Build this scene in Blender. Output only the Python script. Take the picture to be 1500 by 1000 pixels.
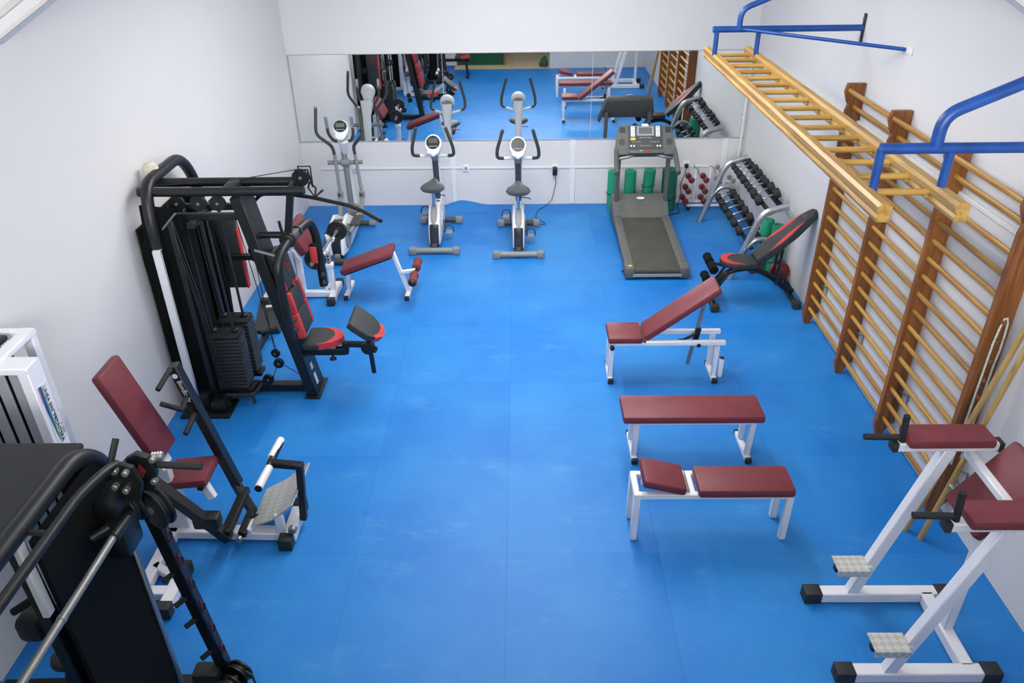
import bpy, bmesh, math, random
from mathutils import Vector as V, Matrix as M
random.seed(7)
for o in list(bpy.data.objects): bpy.data.objects.remove(o)
S = bpy.context.scene
COL = S.collection
PI = math.pi
R = math.radians

# ------------------------------------------------------------------ camera
HC = 3.7
F_PX, PITCH, YAW, ROLL = 1142.9, 0.5334, -0.016, -0.0148
fw = V((math.sin(YAW)*math.cos(PITCH), math.cos(YAW)*math.cos(PITCH), -math.sin(PITCH)))
rt = V((math.cos(YAW), -math.sin(YAW), 0)); up = rt.cross(fw)
r2 = rt*math.cos(ROLL) + up*math.sin(ROLL); u2 = -rt*math.sin(ROLL) + up*math.cos(ROLL)
cd = bpy.data.cameras.new('camera'); cam = bpy.data.objects.new('camera', cd); COL.objects.link(cam)
cam.matrix_world = M(((r2.x, u2.x, -fw.x, 0), (r2.y, u2.y, -fw.y, 0), (r2.z, u2.z, -fw.z, HC), (0, 0, 0, 1)))
cd.sensor_width = 36; cd.lens = 36*F_PX/1500; cd.clip_start = 0.05; cd.clip_end = 100
S.camera = cam

# ------------------------------------------------------------------ light
w = bpy.data.worlds.new('world'); S.world = w; w.use_nodes = True
w.node_tree.nodes['Background'].inputs[0].default_value = (0.8, 0.85, 0.95, 1)
w.node_tree.nodes['Background'].inputs[1].default_value = 0.3
def area(name, loc, sx, sy, power, rot=(0, 0, 0), col=(1, 0.98, 0.95)):
    l = bpy.data.lights.new(name, 'AREA'); l.shape = 'RECTANGLE'; l.size = sx; l.size_y = sy
    l.energy = power; l.color = col
    o = bpy.data.objects.new(name, l); COL.objects.link(o); o.location = loc; o.rotation_euler = rot
    return o
for y, p in ((4.0, 55), (5.8, 155), (7.4, 180)):
    for sx in (-1, 1):
        area('ceiling_panel_light', (sx*0.55, y, 3.65), 0.5, 1.4, p*0.5)
area('gallery_fill_light', (0, -2.9, 3.75), 3.2, 1.4, 600, (R(78), 0, 0), (0.97, 0.98, 1.0))  # frontal fill added behind the camera for the far wall; no window there
S.view_settings.view_transform = 'Standard'; S.view_settings.look = 'None'
S.view_settings.exposure = -0.9; S.view_settings.gamma = 1.0; S.view_settings.use_curve_mapping = False

# ------------------------------------------------------------------ materials
MT = {}
def mat(name, col, rough=0.5, metal=0.0, var=0.06, scale=6.0, bump=0.0, bscale=60.0, spec=0.5, emit=None):
    m = bpy.data.materials.new(name); m.use_nodes = True; nt = m.node_tree; N = nt.nodes; L = nt.links
    b = N['Principled BSDF']; b.inputs['Roughness'].default_value = rough; b.inputs['Metallic'].default_value = metal
    b.inputs['Specular IOR Level'].default_value = spec
    tc = N.new('ShaderNodeTexCoord')
    n = N.new('ShaderNodeTexNoise'); n.inputs['Scale'].default_value = scale; n.inputs['Detail'].default_value = 4
    L.new(tc.outputs['Object'], n.inputs['Vector'])
    r = N.new('ShaderNodeValToRGB'); r.color_ramp.elements[0].position = 0.3; r.color_ramp.elements[1].position = 0.7
    r.color_ramp.elements[0].color = [c*(1-var) for c in col]+[1]
    r.color_ramp.elements[1].color = [min(1, c*(1+var)) for c in col]+[1]
    L.new(n.outputs['Fac'], r.inputs['Fac']); L.new(r.outputs['Color'], b.inputs['Base Color'])
    if bump:
        n2 = N.new('ShaderNodeTexNoise'); n2.inputs['Scale'].default_value = bscale; n2.inputs['Detail'].default_value = 3
        L.new(tc.outputs['Object'], n2.inputs['Vector'])
        bp = N.new('ShaderNodeBump'); bp.inputs['Strength'].default_value = bump; bp.inputs['Distance'].default_value = 0.004
        L.new(n2.outputs['Fac'], bp.inputs['Height']); L.new(bp.outputs['Normal'], b.inputs['Normal'])
    if emit:
        b.inputs['Emission Color'].default_value = (*emit[0], 1); b.inputs['Emission Strength'].default_value = emit[1]
    MT[name] = m; return m
def lin(r, g, b):
    f = lambda c: (c/255/12.92) if c/255 <= 0.04045 else ((c/255+0.055)/1.055)**2.4
    return (f(r), f(g), f(b))
mat('wall', lin(217, 215, 214), 0.8, var=0.015, scale=1.2, bump=0.05, bscale=90)
mat('ceiling', lin(228, 228, 228), 0.8, var=0.02)
mat('trim', lin(214, 208, 202), 0.6, var=0.03)
mat('black', lin(17, 20, 21), 0.42, var=0.15, scale=9)
mat('black_soft', lin(10, 12, 13), 0.85, spec=0.2, var=0.12, scale=20, bump=0.15, bscale=200)
mat('rubber', lin(25, 28, 29), 0.7, var=0.12, scale=14, bump=0.1, bscale=150)
mat('bordeaux', lin(112, 44, 52), 0.5, var=0.08, scale=10, bump=0.2, bscale=260)
mat('foam_red', lin(120, 48, 52), 0.8, var=0.1, bump=0.2, bscale=120)
mat('white', lin(232, 232, 236), 0.35, var=0.03, scale=8)
mat('cap', lin(38, 42, 42), 0.6, var=0.1)
mat('pad_black', lin(42, 46, 47), 0.6, var=0.1, scale=14, bump=0.2, bscale=260)
mat('pad_red', lin(186, 54, 54), 0.55, var=0.08, scale=12, bump=0.15, bscale=260)
mat('logo_red', lin(140, 40, 48), 0.6, var=0.1)
mat('grey_plastic', lin(128, 130, 130), 0.5, var=0.06)
mat('saddle', lin(70, 77, 77), 0.55, var=0.08, scale=20, bump=0.15, bscale=250)
mat('mark_red', lin(92, 32, 42), 0.6, var=0.1)
mat('mid_grey', lin(90, 91, 88), 0.55, var=0.1, scale=30, bump=0.15, bscale=300)
mat('dark_grey', lin(64, 66, 66), 0.55, var=0.1)
mat('silver', lin(176, 178, 180), 0.38, metal=0.85, var=0.04)
mat('chrome', lin(214, 216, 218), 0.16, metal=1.0, var=0.02)
mat('iron', lin(48, 50, 50), 0.5, metal=0.4, var=0.15, scale=20)
mat('red_iron', lin(118, 36, 42), 0.5, var=0.12, scale=12)
mat('blue_paint', lin(22, 72, 146), 0.35, var=0.22, scale=7)
mat('green_foam', lin(26, 152, 112), 0.7, var=0.07, scale=15, bump=0.25, bscale=180)
mat('dark_green', lin(16, 104, 84), 0.7, var=0.08, scale=15, bump=0.25, bscale=180)
mat('belt', lin(68, 68, 60), 0.75, var=0.14, scale=5, bump=0.3, bscale=350)
mat('screen', lin(104, 108, 100), 0.25, var=0.05, scale=30)
mat('screen_dark', lin(44, 48, 50), 0.2, var=0.1)
mat('panel_grey', lin(150, 154, 158), 0.4, var=0.04)
mat('yellow', lin(232, 200, 60), 0.5)
mat('red_button', lin(190, 40, 46), 0.4)
mat('green_button', lin(110, 180, 120), 0.4)
mat('steel_dull', lin(150, 150, 146), 0.4, metal=0.7, var=0.12, scale=14)
mat('plastic_white', lin(226, 228, 228), 0.4, var=0.02)
mat('plaster', lin(206, 200, 180), 0.9, var=0.12, scale=30, bump=0.5, bscale=60)
mat('door_green', lin(14, 84, 60), 0.5, var=0.08)
mat('tile_cream', lin(206, 188, 150), 0.4, var=0.1, scale=5)
mat('grout', lin(190, 184, 168), 0.8)
mat('rope', lin(196, 206, 196), 0.8, var=0.3, scale=120)
mat('sticker', lin(226, 226, 232), 0.4)
mat('sticker_green', lin(30, 128, 100), 0.4)
mat('sticker_blue', lin(40, 60, 150), 0.4)
mat('sticker_pink', lin(176, 90, 150), 0.4)
mat('ink', lin(40, 44, 60), 0.5)
mat('rag', lin(60, 90, 80), 0.9, var=0.3)
mat('board', lin(116, 80, 50), 0.6, var=0.2)
# mirror
m = bpy.data.materials.new('mirror'); m.use_nodes = True; b = m.node_tree.nodes['Principled BSDF']
b.inputs['Base Color'].default_value = (0.93, 0.955, 0.94, 1); b.inputs['Metallic'].default_value = 1; b.inputs['Roughness'].default_value = 0.015
MT['mirror'] = m
# wood with grain along local axis
def wood(name, ca, cb, axis, rough=0.45, sc=9):
    m = bpy.data.materials.new(name); m.use_nodes = True; nt = m.node_tree; N = nt.nodes; L = nt.links; b = N['Principled BSDF']
    tc = N.new('ShaderNodeTexCoord'); mp = N.new('ShaderNodeMapping')
    s = [sc*3]*3; s['xyz'.index(axis)] = sc*0.16; mp.inputs['Scale'].default_value = s
    L.new(tc.outputs['Object'], mp.inputs['Vector'])
    n = N.new('ShaderNodeTexNoise'); n.inputs['Scale'].default_value = 1.5; n.inputs['Detail'].default_value = 6; n.inputs['Distortion'].default_value = 0.6
    L.new(mp.outputs[0], n.inputs['Vector'])
    oi = N.new('ShaderNodeObjectInfo'); ad = N.new('ShaderNodeMath'); ad.operation = 'MULTIPLY_ADD'
    ad.inputs[1].default_value = 0.22; ad.inputs[2].default_value = -0.11
    L.new(oi.outputs['Random'], ad.inputs[0])
    a2 = N.new('ShaderNodeMath'); L.new(n.outputs['Fac'], a2.inputs[0]); L.new(ad.outputs[0], a2.inputs[1])
    r = N.new('ShaderNodeValToRGB'); r.color_ramp.elements[0].position = 0.32; r.color_ramp.elements[1].position = 0.66
    r.color_ramp.elements[0].color = (*ca, 1); r.color_ramp.elements[1].color = (*cb, 1)
    L.new(a2.outputs[0], r.inputs['Fac']); L.new(r.outputs['Color'], b.inputs['Base Color'])
    b.inputs['Roughness'].default_value = rough; MT[name] = m
wood('wood_post', lin(112, 64, 22), lin(152, 94, 40), 'z')
wood('wood_rung', lin(150, 102, 30), lin(188, 142, 58), 'y', 0.38)
wood('wood_rail', lin(146, 106, 42), lin(188, 150, 78), 'y', 0.4)
wood('wood_step', lin(166, 120, 46), lin(200, 160, 80), 'x', 0.4)
wood('wood_pole', lin(140, 108, 52), lin(182, 150, 88), 'z', 0.5)
# aluminium checker plate: raised lozenges as relief
def checker(name, col, metal):
    m = bpy.data.materials.new(name); m.use_nodes = True; nt = m.node_tree; N = nt.nodes; L = nt.links; b = N['Principled BSDF']
    tc = N.new('ShaderNodeTexCoord'); mp = N.new('ShaderNodeMapping'); mp.inputs['Rotation'].default_value = (0, 0, R(45)); mp.inputs['Scale'].default_value = (34, 34, 34)
    L.new(tc.outputs['Object'], mp.inputs['Vector'])
    ck = N.new('ShaderNodeTexChecker'); ck.inputs['Scale'].default_value = 1.0; L.new(mp.outputs[0], ck.inputs['Vector'])
    ck.inputs['Color1'].default_value = (*col, 1); ck.inputs['Color2'].default_value = (*[c*0.8 for c in col], 1)
    L.new(ck.outputs['Color'], b.inputs['Base Color'])
    bp = N.new('ShaderNodeBump'); bp.inputs['Strength'].default_value = 0.5; bp.inputs['Distance'].default_value = 0.003
    L.new(ck.outputs['Fac'], bp.inputs['Height']); L.new(bp.outputs['Normal'], b.inputs['Normal'])
    b.inputs['Metallic'].default_value = metal; b.inputs['Roughness'].default_value = 0.45; MT[name] = m
checker('checker', lin(206, 206, 199), 0.2)
checker('checker_black', lin(40, 44, 44), 0.0)
# blue foam floor mats: worn, scuffed, every mat a slightly different tone
m = bpy.data.materials.new('floor_mat'); m.use_nodes = True; nt = m.node_tree; N = nt.nodes; L = nt.links; b = N['Principled BSDF']
g = N.new('ShaderNodeNewGeometry')
n1 = N.new('ShaderNodeTexNoise'); n1.inputs['Scale'].default_value = 0.9; n1.inputs['Detail'].default_value = 6; n1.inputs['Roughness'].default_value = 0.65
L.new(g.outputs['Position'], n1.inputs['Vector'])
rp = N.new('ShaderNodeValToRGB'); e = rp.color_ramp.elements
e[0].position = 0.3; e[0].color = (*lin(5, 110, 194), 1); e[1].position = 0.72; e[1].color = (*lin(42, 134, 204), 1)
oi = N.new('ShaderNodeObjectInfo'); ma = N.new('ShaderNodeMath'); ma.operation = 'MULTIPLY_ADD'; ma.inputs[1].default_value = 0.16
L.new(oi.outputs['Random'], ma.inputs[0]); sb = N.new('ShaderNodeMath'); sb.operation = 'SUBTRACT'; sb.inputs[1].default_value = 0.08
L.new(n1.outputs['Fac'], sb.inputs[0]); L.new(sb.outputs[0], ma.inputs[2]); L.new(ma.outputs[0], rp.inputs['Fac'])
n3 = N.new('ShaderNodeTexNoise'); n3.inputs['Scale'].default_value = 2.2; n3.inputs['Detail'].default_value = 9; n3.inputs['Roughness'].default_value = 0.75
mp = N.new('ShaderNodeMapping'); mp.inputs['Scale'].default_value = (0.7, 1.6, 1); L.new(g.outputs['Position'], mp.inputs['Vector']); L.new(mp.outputs[0], n3.inputs['Vector'])
r3 = N.new('ShaderNodeValToRGB'); r3.color_ramp.elements[0].position = 0.56; r3.color_ramp.elements[1].position = 0.8
r3.color_ramp.elements[0].color = (0, 0, 0, 1); r3.color_ramp.elements[1].color = (0.5, 0.5, 0.5, 1)
L.new(n3.outputs['Fac'], r3.inputs['Fac'])
mx = N.new('ShaderNodeMixRGB'); mx.inputs['Color2'].default_value = (*lin(104, 168, 206), 1)
L.new(r3.outputs['Color'], mx.inputs['Fac']); L.new(rp.outputs['Color'], mx.inputs['Color1']); L.new(mx.outputs['Color'], b.inputs['Base Color'])
b.inputs['Roughness'].default_value = 0.5; b.inputs['Specular IOR Level'].default_value = 0.4
n4 = N.new('ShaderNodeTexNoise'); n4.inputs['Scale'].default_value = 180; L.new(g.outputs['Position'], n4.inputs['Vector'])
bp = N.new('ShaderNodeBump'); bp.inputs['Strength'].default_value = 0.12; bp.inputs['Distance'].default_value = 0.003
L.new(n4.outputs['Fac'], bp.inputs['Height']); L.new(bp.outputs['Normal'], b.inputs['Normal'])
MT['floor_mat'] = m
mat('floor_under', lin(14, 96, 196), 0.8)

# ------------------------------------------------------------------ mesh helpers
def frame(d, hint=None):
    d = V(d).normalized(); h = V(hint) if hint else (V((0, 0, 1)) if abs(d.z) < 0.95 else V((0, 1, 0)))
    x = h.cross(d)
    if x.length < 1e-5: x = V((1, 0, 0)).cross(d)
    x.normalize(); y = d.cross(x); return x, y, d
def fillet(pts, r, n=5):
    pts = [V(p) for p in pts]; out = [pts[0]]
    for i in range(1, len(pts)-1):
        a, b, c = pts[i-1], pts[i], pts[i+1]; d1 = (a-b); d2 = (c-b)
        t = min(r, d1.length*0.48, d2.length*0.48); p1 = b+d1.normalized()*t; p2 = b+d2.normalized()*t
        for k in range(n+1):
            s = k/n; out.append(p1*(1-s)**2+b*2*s*(1-s)+p2*s*s)
    out.append(pts[-1]); return out
class MB:
    def __init__(s): s.v = []; s.f = []
    def add(s, vs, fs):
        o = len(s.v); s.v += [V(p) for p in vs]; s.f += [tuple(i+o for i in f) for f in fs]; return s
    def box(s, c, size, ax=None):
        c = V(c); ax = [V(a) for a in (ax or ((1, 0, 0), (0, 1, 0), (0, 0, 1)))]
        h = [k/2 for k in size]; vs = [c+ax[0]*(h[0]*i)+ax[1]*(h[1]*j)+ax[2]*(h[2]*k) for k in (-1, 1) for j in (-1, 1) for i in (-1, 1)]
        return s.add(vs, [(0, 2, 3, 1), (4, 5, 7, 6), (0, 1, 5, 4), (2, 6, 7, 3), (0, 4, 6, 2), (1, 3, 7, 5)])
    def bar(s, p0, p1, w, h, hint=None):           # w across, h along hint (default up)
        p0, p1 = V(p0), V(p1); x, y, d = frame(p1-p0, hint)
        return s.box((p0+p1)/2, (w, h, (p1-p0).length), (x, y, d))
    def rbox(s, c, size, r=0.015, ax=None, seg=2):
        bm = bmesh.new(); bmesh.ops.create_cube(bm, size=1)
        for v in bm.verts: v.co = V((v.co.x*size[0], v.co.y*size[1], v.co.z*size[2]))
        bmesh.ops.bevel(bm, geom=list(bm.edges), offset=min(r, min(size)*0.49), segments=seg, affect='EDGES', profile=0.5)
        ax = [V(a) for a in (ax or ((1, 0, 0), (0, 1, 0), (0, 0, 1)))]; c = V(c); bm.verts.index_update()
        s.add([c+ax[0]*v.co.x+ax[1]*v.co.y+ax[2]*v.co.z for v in bm.verts], [tuple(v.index for v in f.verts) for f in bm.faces]); bm.free(); return s
    def rbar(s, p0, p1, w, h, r=0.006, hint=None):
        p0, p1 = V(p0), V(p1); x, y, d = frame(p1-p0, hint)
        return s.rbox((p0+p1)/2, (w, h, (p1-p0).length), r, (x, y, d), 1)
    def tube(s, pts, r, n=10, bend=0.0, flat=None, hint=None):
        pts = fillet(pts, bend) if bend else [V(p) for p in pts]
        rs = r if isinstance(r, (list, tuple)) else [r]*len(pts)
        t0 = (pts[1]-pts[0]).normalized(); x, y, _ = frame(t0, hint); vs = []; m_ = len(pts)
        for i, p in enumerate(pts):
            a = (pts[i]-pts[i-1]).normalized() if i else t0; b = (pts[i+1]-pts[i]).normalized() if i < m_-1 else a
            t = (a+b); t = t.normalized() if t.length > 1e-6 else a
            x = (x-t*x.dot(t)); x.normalize(); y = t.cross(x)
            fx, fy = flat or (1, 1)
            vs += [p+(x*math.cos(2*PI*k/n)*fx+y*math.sin(2*PI*k/n)*fy)*rs[i] for k in range(n)]
        fs = [(i*n+k, i*n+(k+1) % n, (i+1)*n+(k+1) % n, (i+1)*n+k) for i in range(m_-1) for k in range(n)]
        fs += [tuple(range(n-1, -1, -1)), tuple((m_-1)*n+k for k in range(n))]
        return s.add(vs, fs)
    def cyl(s, p0, p1, r, n=16, ra=None): return s.tube([p0, p1], [r, ra if ra is not None else r], n)
    def lathe(s, p0, d, prof, n=18):               # prof: (t along d, radius)
        p0 = V(p0); x, y, d = frame(d); vs = []
        for t, r in prof: vs += [p0+d*t+(x*math.cos(2*PI*k/n)+y*math.sin(2*PI*k/n))*r for k in range(n)]
        m_ = len(prof); fs = [(i*n+k, i*n+(k+1) % n, (i+1)*n+(k+1) % n, (i+1)*n+k) for i in range(m_-1) for k in range(n)]
        fs += [tuple(range(n-1, -1, -1)), tuple((m_-1)*n+k for k in range(n))]
        return s.add(vs, fs)
    def disc(s, c, axis, r, t, n=24, e=0.006):
        c = V(c); a = V(axis).normalized(); return s.lathe(c-a*t/2, a, [(0, r-e), (e, r), (t-e, r), (t, r-e)], n)
    def prism(s, poly, o, ux, uy, d, bev=0.0, seg=2):   # polygon (a, b) in plane o+ux*a+uy*b, thickness d centred
        ux, uy = V(ux), V(uy); n = ux.cross(uy).normalized(); o = V(o); k = len(poly)
        if bev:
            bm = bmesh.new(); lo = [bm.verts.new((a, b_, -d/2)) for a, b_ in poly]; hi = [bm.verts.new((a, b_, d/2)) for a, b_ in poly]
            bm.faces.new(lo[::-1]); bm.faces.new(hi)
            for i in range(k): bm.faces.new((lo[i], lo[(i+1) % k], hi[(i+1) % k], hi[i]))
            ed = [e_ for e_ in bm.edges if (e_.verts[0].co.z > 0) == (e_.verts[1].co.z > 0)]
            bmesh.ops.bevel(bm, geom=ed, offset=bev, segments=seg, affect='EDGES', profile=0.5); bm.verts.index_update()
            s.add([o+ux*v.co.x+uy*v.co.y+n*v.co.z for v in bm.verts], [tuple(v.index for v in f.verts) for f in bm.faces]); bm.free(); return s
        vs = [o+ux*a+uy*b_-n*d/2 for a, b_ in poly]+[o+ux*a+uy*b_+n*d/2 for a, b_ in poly]
        return s.add(vs, [tuple(range(k-1, -1, -1)), tuple(range(k, 2*k))]+[(i, (i+1) % k, (i+1) % k+k, i+k) for i in range(k)])
    def loft(s, secs, n=16):                       # secs: (centre, half-x vector, half-y vector)
        vs = []
        for c, a, b_ in secs: vs += [V(c)+V(a)*math.cos(2*PI*k/n)+V(b_)*math.sin(2*PI*k/n) for k in range(n)]
        m_ = len(secs); fs = [(i*n+k, i*n+(k+1) % n, (i+1)*n+(k+1) % n, (i+1)*n+k) for i in range(m_-1) for k in range(n)]
        fs += [tuple(range(n-1, -1, -1)), tuple((m_-1)*n+k for k in range(n))]
        return s.add(vs, fs)
def ring(rx, ry, n=28, a0=0, a1=2*PI): return [(rx*math.cos(a0+(a1-a0)*k/n), ry*math.sin(a0+(a1-a0)*k/n)) for k in range(n if abs(a1-a0-2*PI) < 1e-6 else n+1)]
ORG = {}
def mesh(name, mb, org, ang=38):
    me = bpy.data.meshes.new(name); o = V(org)
    me.from_pydata([tuple(v-o) for v in mb.v], [], mb.f); me.update()
    bm = bmesh.new(); bm.from_mesh(me); bmesh.ops.recalc_face_normals(bm, faces=bm.faces); bm.to_mesh(me); bm.free()
    for p in me.polygons: p.use_smooth = True
    me.set_sharp_from_angle(angle=R(ang)); return me
def thing(name, label, cat, loc=(0, 0, 0), group=None):
    o = bpy.data.objects.new(name, None); COL.objects.link(o); o.location = loc; o.empty_display_size = 0.1
    o['label'] = label; o['category'] = cat
    if group: o['group'] = group
    ORG[o.name] = V(loc); return o
def part(parent, name, mb, mt, label=None):
    org = ORG[parent.name]; o = bpy.data.objects.new(name, mesh(name, mb, org)); COL.objects.link(o); o.parent = parent
    o.data.materials.append(MT[mt]); ORG[o.name] = org
    if label: o['label'] = label
    return o
def solo(name, mb, mt, label, cat, loc, group=None):
    o = bpy.data.objects.new(name, mesh(name, mb, loc)); COL.objects.link(o); o.location = loc; o.data.materials.append(MT[mt])
    o['label'] = label; o['category'] = cat; ORG[o.name] = V(loc)
    if group: o['group'] = group
    return o
def struct(name, mb, mt, label, loc=(0, 0, 0)):
    o = bpy.data.objects.new(name, mesh(name, mb, loc)); COL.objects.link(o); o.location = loc; o.data.materials.append(MT[mt])
    o['kind'] = 'structure'; o['label'] = label; ORG[o.name] = V(loc); return o
def dup(o, parent=None):
    c = o.copy(); COL.objects.link(c); c.parent = parent
    for ch in list(o.children): dup(ch, c)
    return c
def text(parent, name, s, size, o, ux, uy, mt, ext=0.0008):
    cu = bpy.data.curves.new('t', 'FONT'); cu.body = s; cu.size = size; cu.extrude = ext
    ob = bpy.data.objects.new('t', cu); COL.objects.link(ob)
    bpy.context.view_layer.update()
    me = bpy.data.meshes.new_from_object(ob.evaluated_get(bpy.context.evaluated_depsgraph_get()))
    bpy.data.objects.remove(ob); bpy.data.curves.remove(cu)
    ux, uy = V(ux).normalized(), V(uy).normalized(); n = ux.cross(uy); o = V(o)
    mb = MB(); mb.add([o+ux*v.co.x+uy*v.co.y+n*v.co.z for v in me.vertices], [tuple(p.vertices) for p in me.polygons])
    bpy.data.meshes.remove(me); return part(parent, name, mb, mt)

# ================================================================== the room
XL, XR, YF = -2.833, 2.824, 9.85
EAVE, RIDGE = 3.42, 5.08
struct('wall_left', MB().box((XL-0.06, 3.4, EAVE/2), (0.12, 13.2, EAVE)), 'wall', 'plain white painted left side wall of the gym')
struct('wall_right', MB().box((XR+0.06, 3.4, EAVE/2), (0.12, 13.2, EAVE)), 'wall', 'plain white painted right side wall behind the climbing bars')
gab = [(XL, 0), (XR, 0), (XR, EAVE), (0, RIDGE), (XL, EAVE)]
wf = struct('wall_far', MB().prism(gab, (0, YF+0.06, 0), (1, 0, 0), (0, 0, 1), 0.12), 'wall', 'white far wall carrying the wide mirror')
struct('wall_gallery', MB().prism(gab, (0, -3.1, 0), (1, 0, 0), (0, 0, 1), 0.12), 'wall', 'white end wall behind the viewing gallery')
cm = MB()
for s in (-1, 1):
    xe = XL if s < 0 else XR
    cm.add([(xe*1.04, -3.1, EAVE-0.04), (xe*1.04, YF+0.1, EAVE-0.04), (0, YF+0.1, RIDGE), (0, -3.1, RIDGE), (xe*1.04, -3.1, EAVE+0.06), (xe*1.04, YF+0.1, EAVE+0.06), (0, YF+0.1, RIDGE+0.1), (0, -3.1, RIDGE+0.1)],
           [(0, 1, 2, 3), (4, 7, 6, 5), (0, 4, 5, 1), (2, 6, 7, 3), (0, 3, 7, 4), (1, 5, 6, 2)])
struct('ceiling', cm, 'ceiling', 'white pitched ceiling')
# sloping ceiling beams with a cream moulded lower edge (top corners of the picture)
for i, s in enumerate((-1, 1)):
    xe = XL if s < 0 else XR; y0 = 4.42
    d = V((-s*0.861, 0, 0.508)); nrm = V((s*0.508, 0, 0.861)); p = V((xe, y0, 2.965))
    L_ = abs(xe)/0.861
    t = struct('trim_%d' % (i+1), MB().box(p+d*L_/2+nrm*0.16, (L_, 0.12, 0.32), (d, V((0, 1, 0)), nrm)), 'ceiling', 'sloping white ceiling beam in the top corner', (xe, y0, 3.0))
    part(t, 'moulding', MB().box(p+d*L_/2+nrm*0.008-V((0, 0.07, 0)), (L_, 0.022, 0.016), (d, V((0, 1, 0)), nrm)), 'trim')
    part(t, 'moulding', MB().box(p+d*L_/2+nrm*0.085-V((0, 0.075, 0)), (L_, 0.03, 0.03), (d, V((0, 1, 0)), nrm)), 'trim')
# back of the room, seen only in the mirror: gallery over a tiled entrance
struct('wall_back', MB().box((-2.16, 0.69, 1.15), (1.35, 0.12, 2.3)), 'wall', 'white wall beside the green entrance door')
struct('wall_entrance', MB().box((1.74, 1.12, 0.95), (2.17, 0.12, 1.9)), 'wall', 'white low wall beside the tiled entrance')
struct('wall_recess', MB().box((0, -1.5, 1.15), (5.6, 0.12, 2.3)), 'wall', 'white back wall of the tiled entrance')
struct('gallery_floor', MB().box((0, -1.2, 2.3), (5.62, 3.6, 0.16)), 'ceiling', 'gallery floor above the entrance')
dr = struct('door_1', MB().rbox((-0.93, 0.70, 1.0), (1.06, 0.05, 2.0), 0.006), 'door_green', 'dark green entrance door seen in the mirror', (-0.93, 0.7, 0))
part(dr, 'door_frame', MB().box((-1.475, 0.7, 1.02), (0.04, 0.1, 2.04)).box((-0.385, 0.7, 1.02), (0.04, 0.1, 2.04)), 'board')
part(dr, 'door_handle', MB().tube([(-0.5, 0.73, 1.0), (-0.5, 0.78, 1.0), (-0.62, 0.78, 1.0)], 0.01, 8), 'steel_dull')

fl = struct('floor', MB().box((0, 3.4, -0.07), (5.75, 13.2, 0.11)), 'floor_under', 'blue foam sports floor laid in large square mats')
PX, PY = 0.965, 0.985
xs = [XL]+[x for x in [-0.11+PX*k for k in range(-3, 4)] if XL+0.08 < x < XR-0.08]+[XR]
ys = [1.2]+[y for y in [3.6+PY*k for k in range(-3, 8)] if 1.25 < y < YF-0.1]+[YF]
cache = {}
for i in range(len(xs)-1):
    for j in range(len(ys)-1):
        sx, sy = round(xs[i+1]-xs[i], 4), round(ys[j+1]-ys[j], 4)
        if (sx, sy) not in cache:
            cache[(sx, sy)] = mesh('floor_mat', MB().box((0, 0, -0.008), (sx-0.0008, sy-0.0008, 0.016)), (0, 0, 0)); cache[(sx, sy)].materials.append(MT['floor_mat'])
        o = bpy.data.objects.new('floor_mat', cache[(sx, sy)]); COL.objects.link(o); o.parent = fl
        o.location = ((xs[i]+xs[i+1])/2, (ys[j]+ys[j+1])/2, 0)
# curled-up edge of a mat at the far wall
hv, hf = [], []
for i in range(17):
    for j in range(7):
        a, b_ = i/16, j/6; x = -1.02+0.62*a; z = 0.062*math.sin(PI*a**0.7)**2*(b_**1.5)
        hv.append((x, YF-0.28+0.272*b_, 0.0015+z))
for i in range(16):
    for j in range(6): hf.append((i*7+j, (i+1)*7+j, (i+1)*7+j+1, i*7+j+1))
part(fl, 'lifted_mat_edge', MB().add(hv, hf), 'floor_mat')
tl = None
for i in range(7):
    for j in range(8):
        if tl is None:
            tl = mesh('tile', MB().box((0, 0, -0.008), (0.326, 0.326, 0.016)), (0, 0, 0)); tl.materials.append(MT['tile_cream'])
        o = bpy.data.objects.new('tile', tl); COL.objects.link(o); o.parent = fl; o.location = (-1.36+0.33*i, 1.02-0.33*j, 0)

# mirror of three panes with dark joints
mr = thing('wall_mirror', 'wide frameless mirror of three panes on the far wall', 'mirror', (0, YF, 0.87))
for k, (a, b_) in enumerate(((-2.815, -0.955), (-0.955, 0.87), (0.87, 2.805))):
    part(mr, 'pane', MB().box(((a+b_)/2, YF-0.004, 1.393), (b_-a-0.004, 0.008, 1.051)), 'mirror')
part(mr, 'edge_strip', MB().box((-2.818, YF-0.006, 1.393), (0.008, 0.012, 1.06)).box((0, YF-0.006, 1.921), (5.63, 0.012, 0.006)).box((0, YF-0.006, 0.864), (5.63, 0.012, 0.008)), 'panel_grey')

# plastic trunking, sockets and pipes
def trunk(name, p0, p1, w, h, label): 
    return solo(name, MB().rbar(p0, p1, w, h, 0.004), 'plastic_white', label, 'cable trunking', tuple(p0))
trunk('cable_trunking', (-2.6, YF-0.009, 0.508), (2.45, YF-0.009, 0.495), 0.016, 0.024, 'thin white horizontal trunking along the far wall under the mirror')
trunk('cable_trunking', (XR-0.012, YF-0.05, 1.905), (XR-0.012, 3.2, 1.945), 0.022, 0.03, 'white horizontal conduit along the right wall behind the climbing bars')
trunk('joint_strip', (-0.885, YF-0.005, 0.01), (-0.885, YF-0.005, 0.86), 0.07, 0.01, 'flat pale vertical wall strip between the two exercise bikes, under the mirror')
trunk('joint_strip', (0.66, YF-0.005, 0.01), (0.66, YF-0.005, 0.86), 0.07, 0.01, 'flat pale vertical wall strip left of the treadmill, under the mirror')
trunk('joint_strip', (2.60, YF-0.005, 0.01), (2.60, YF-0.005, 0.86), 0.07, 0.01, 'flat pale vertical wall strip behind the dumbbell rack, under the mirror')
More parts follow.
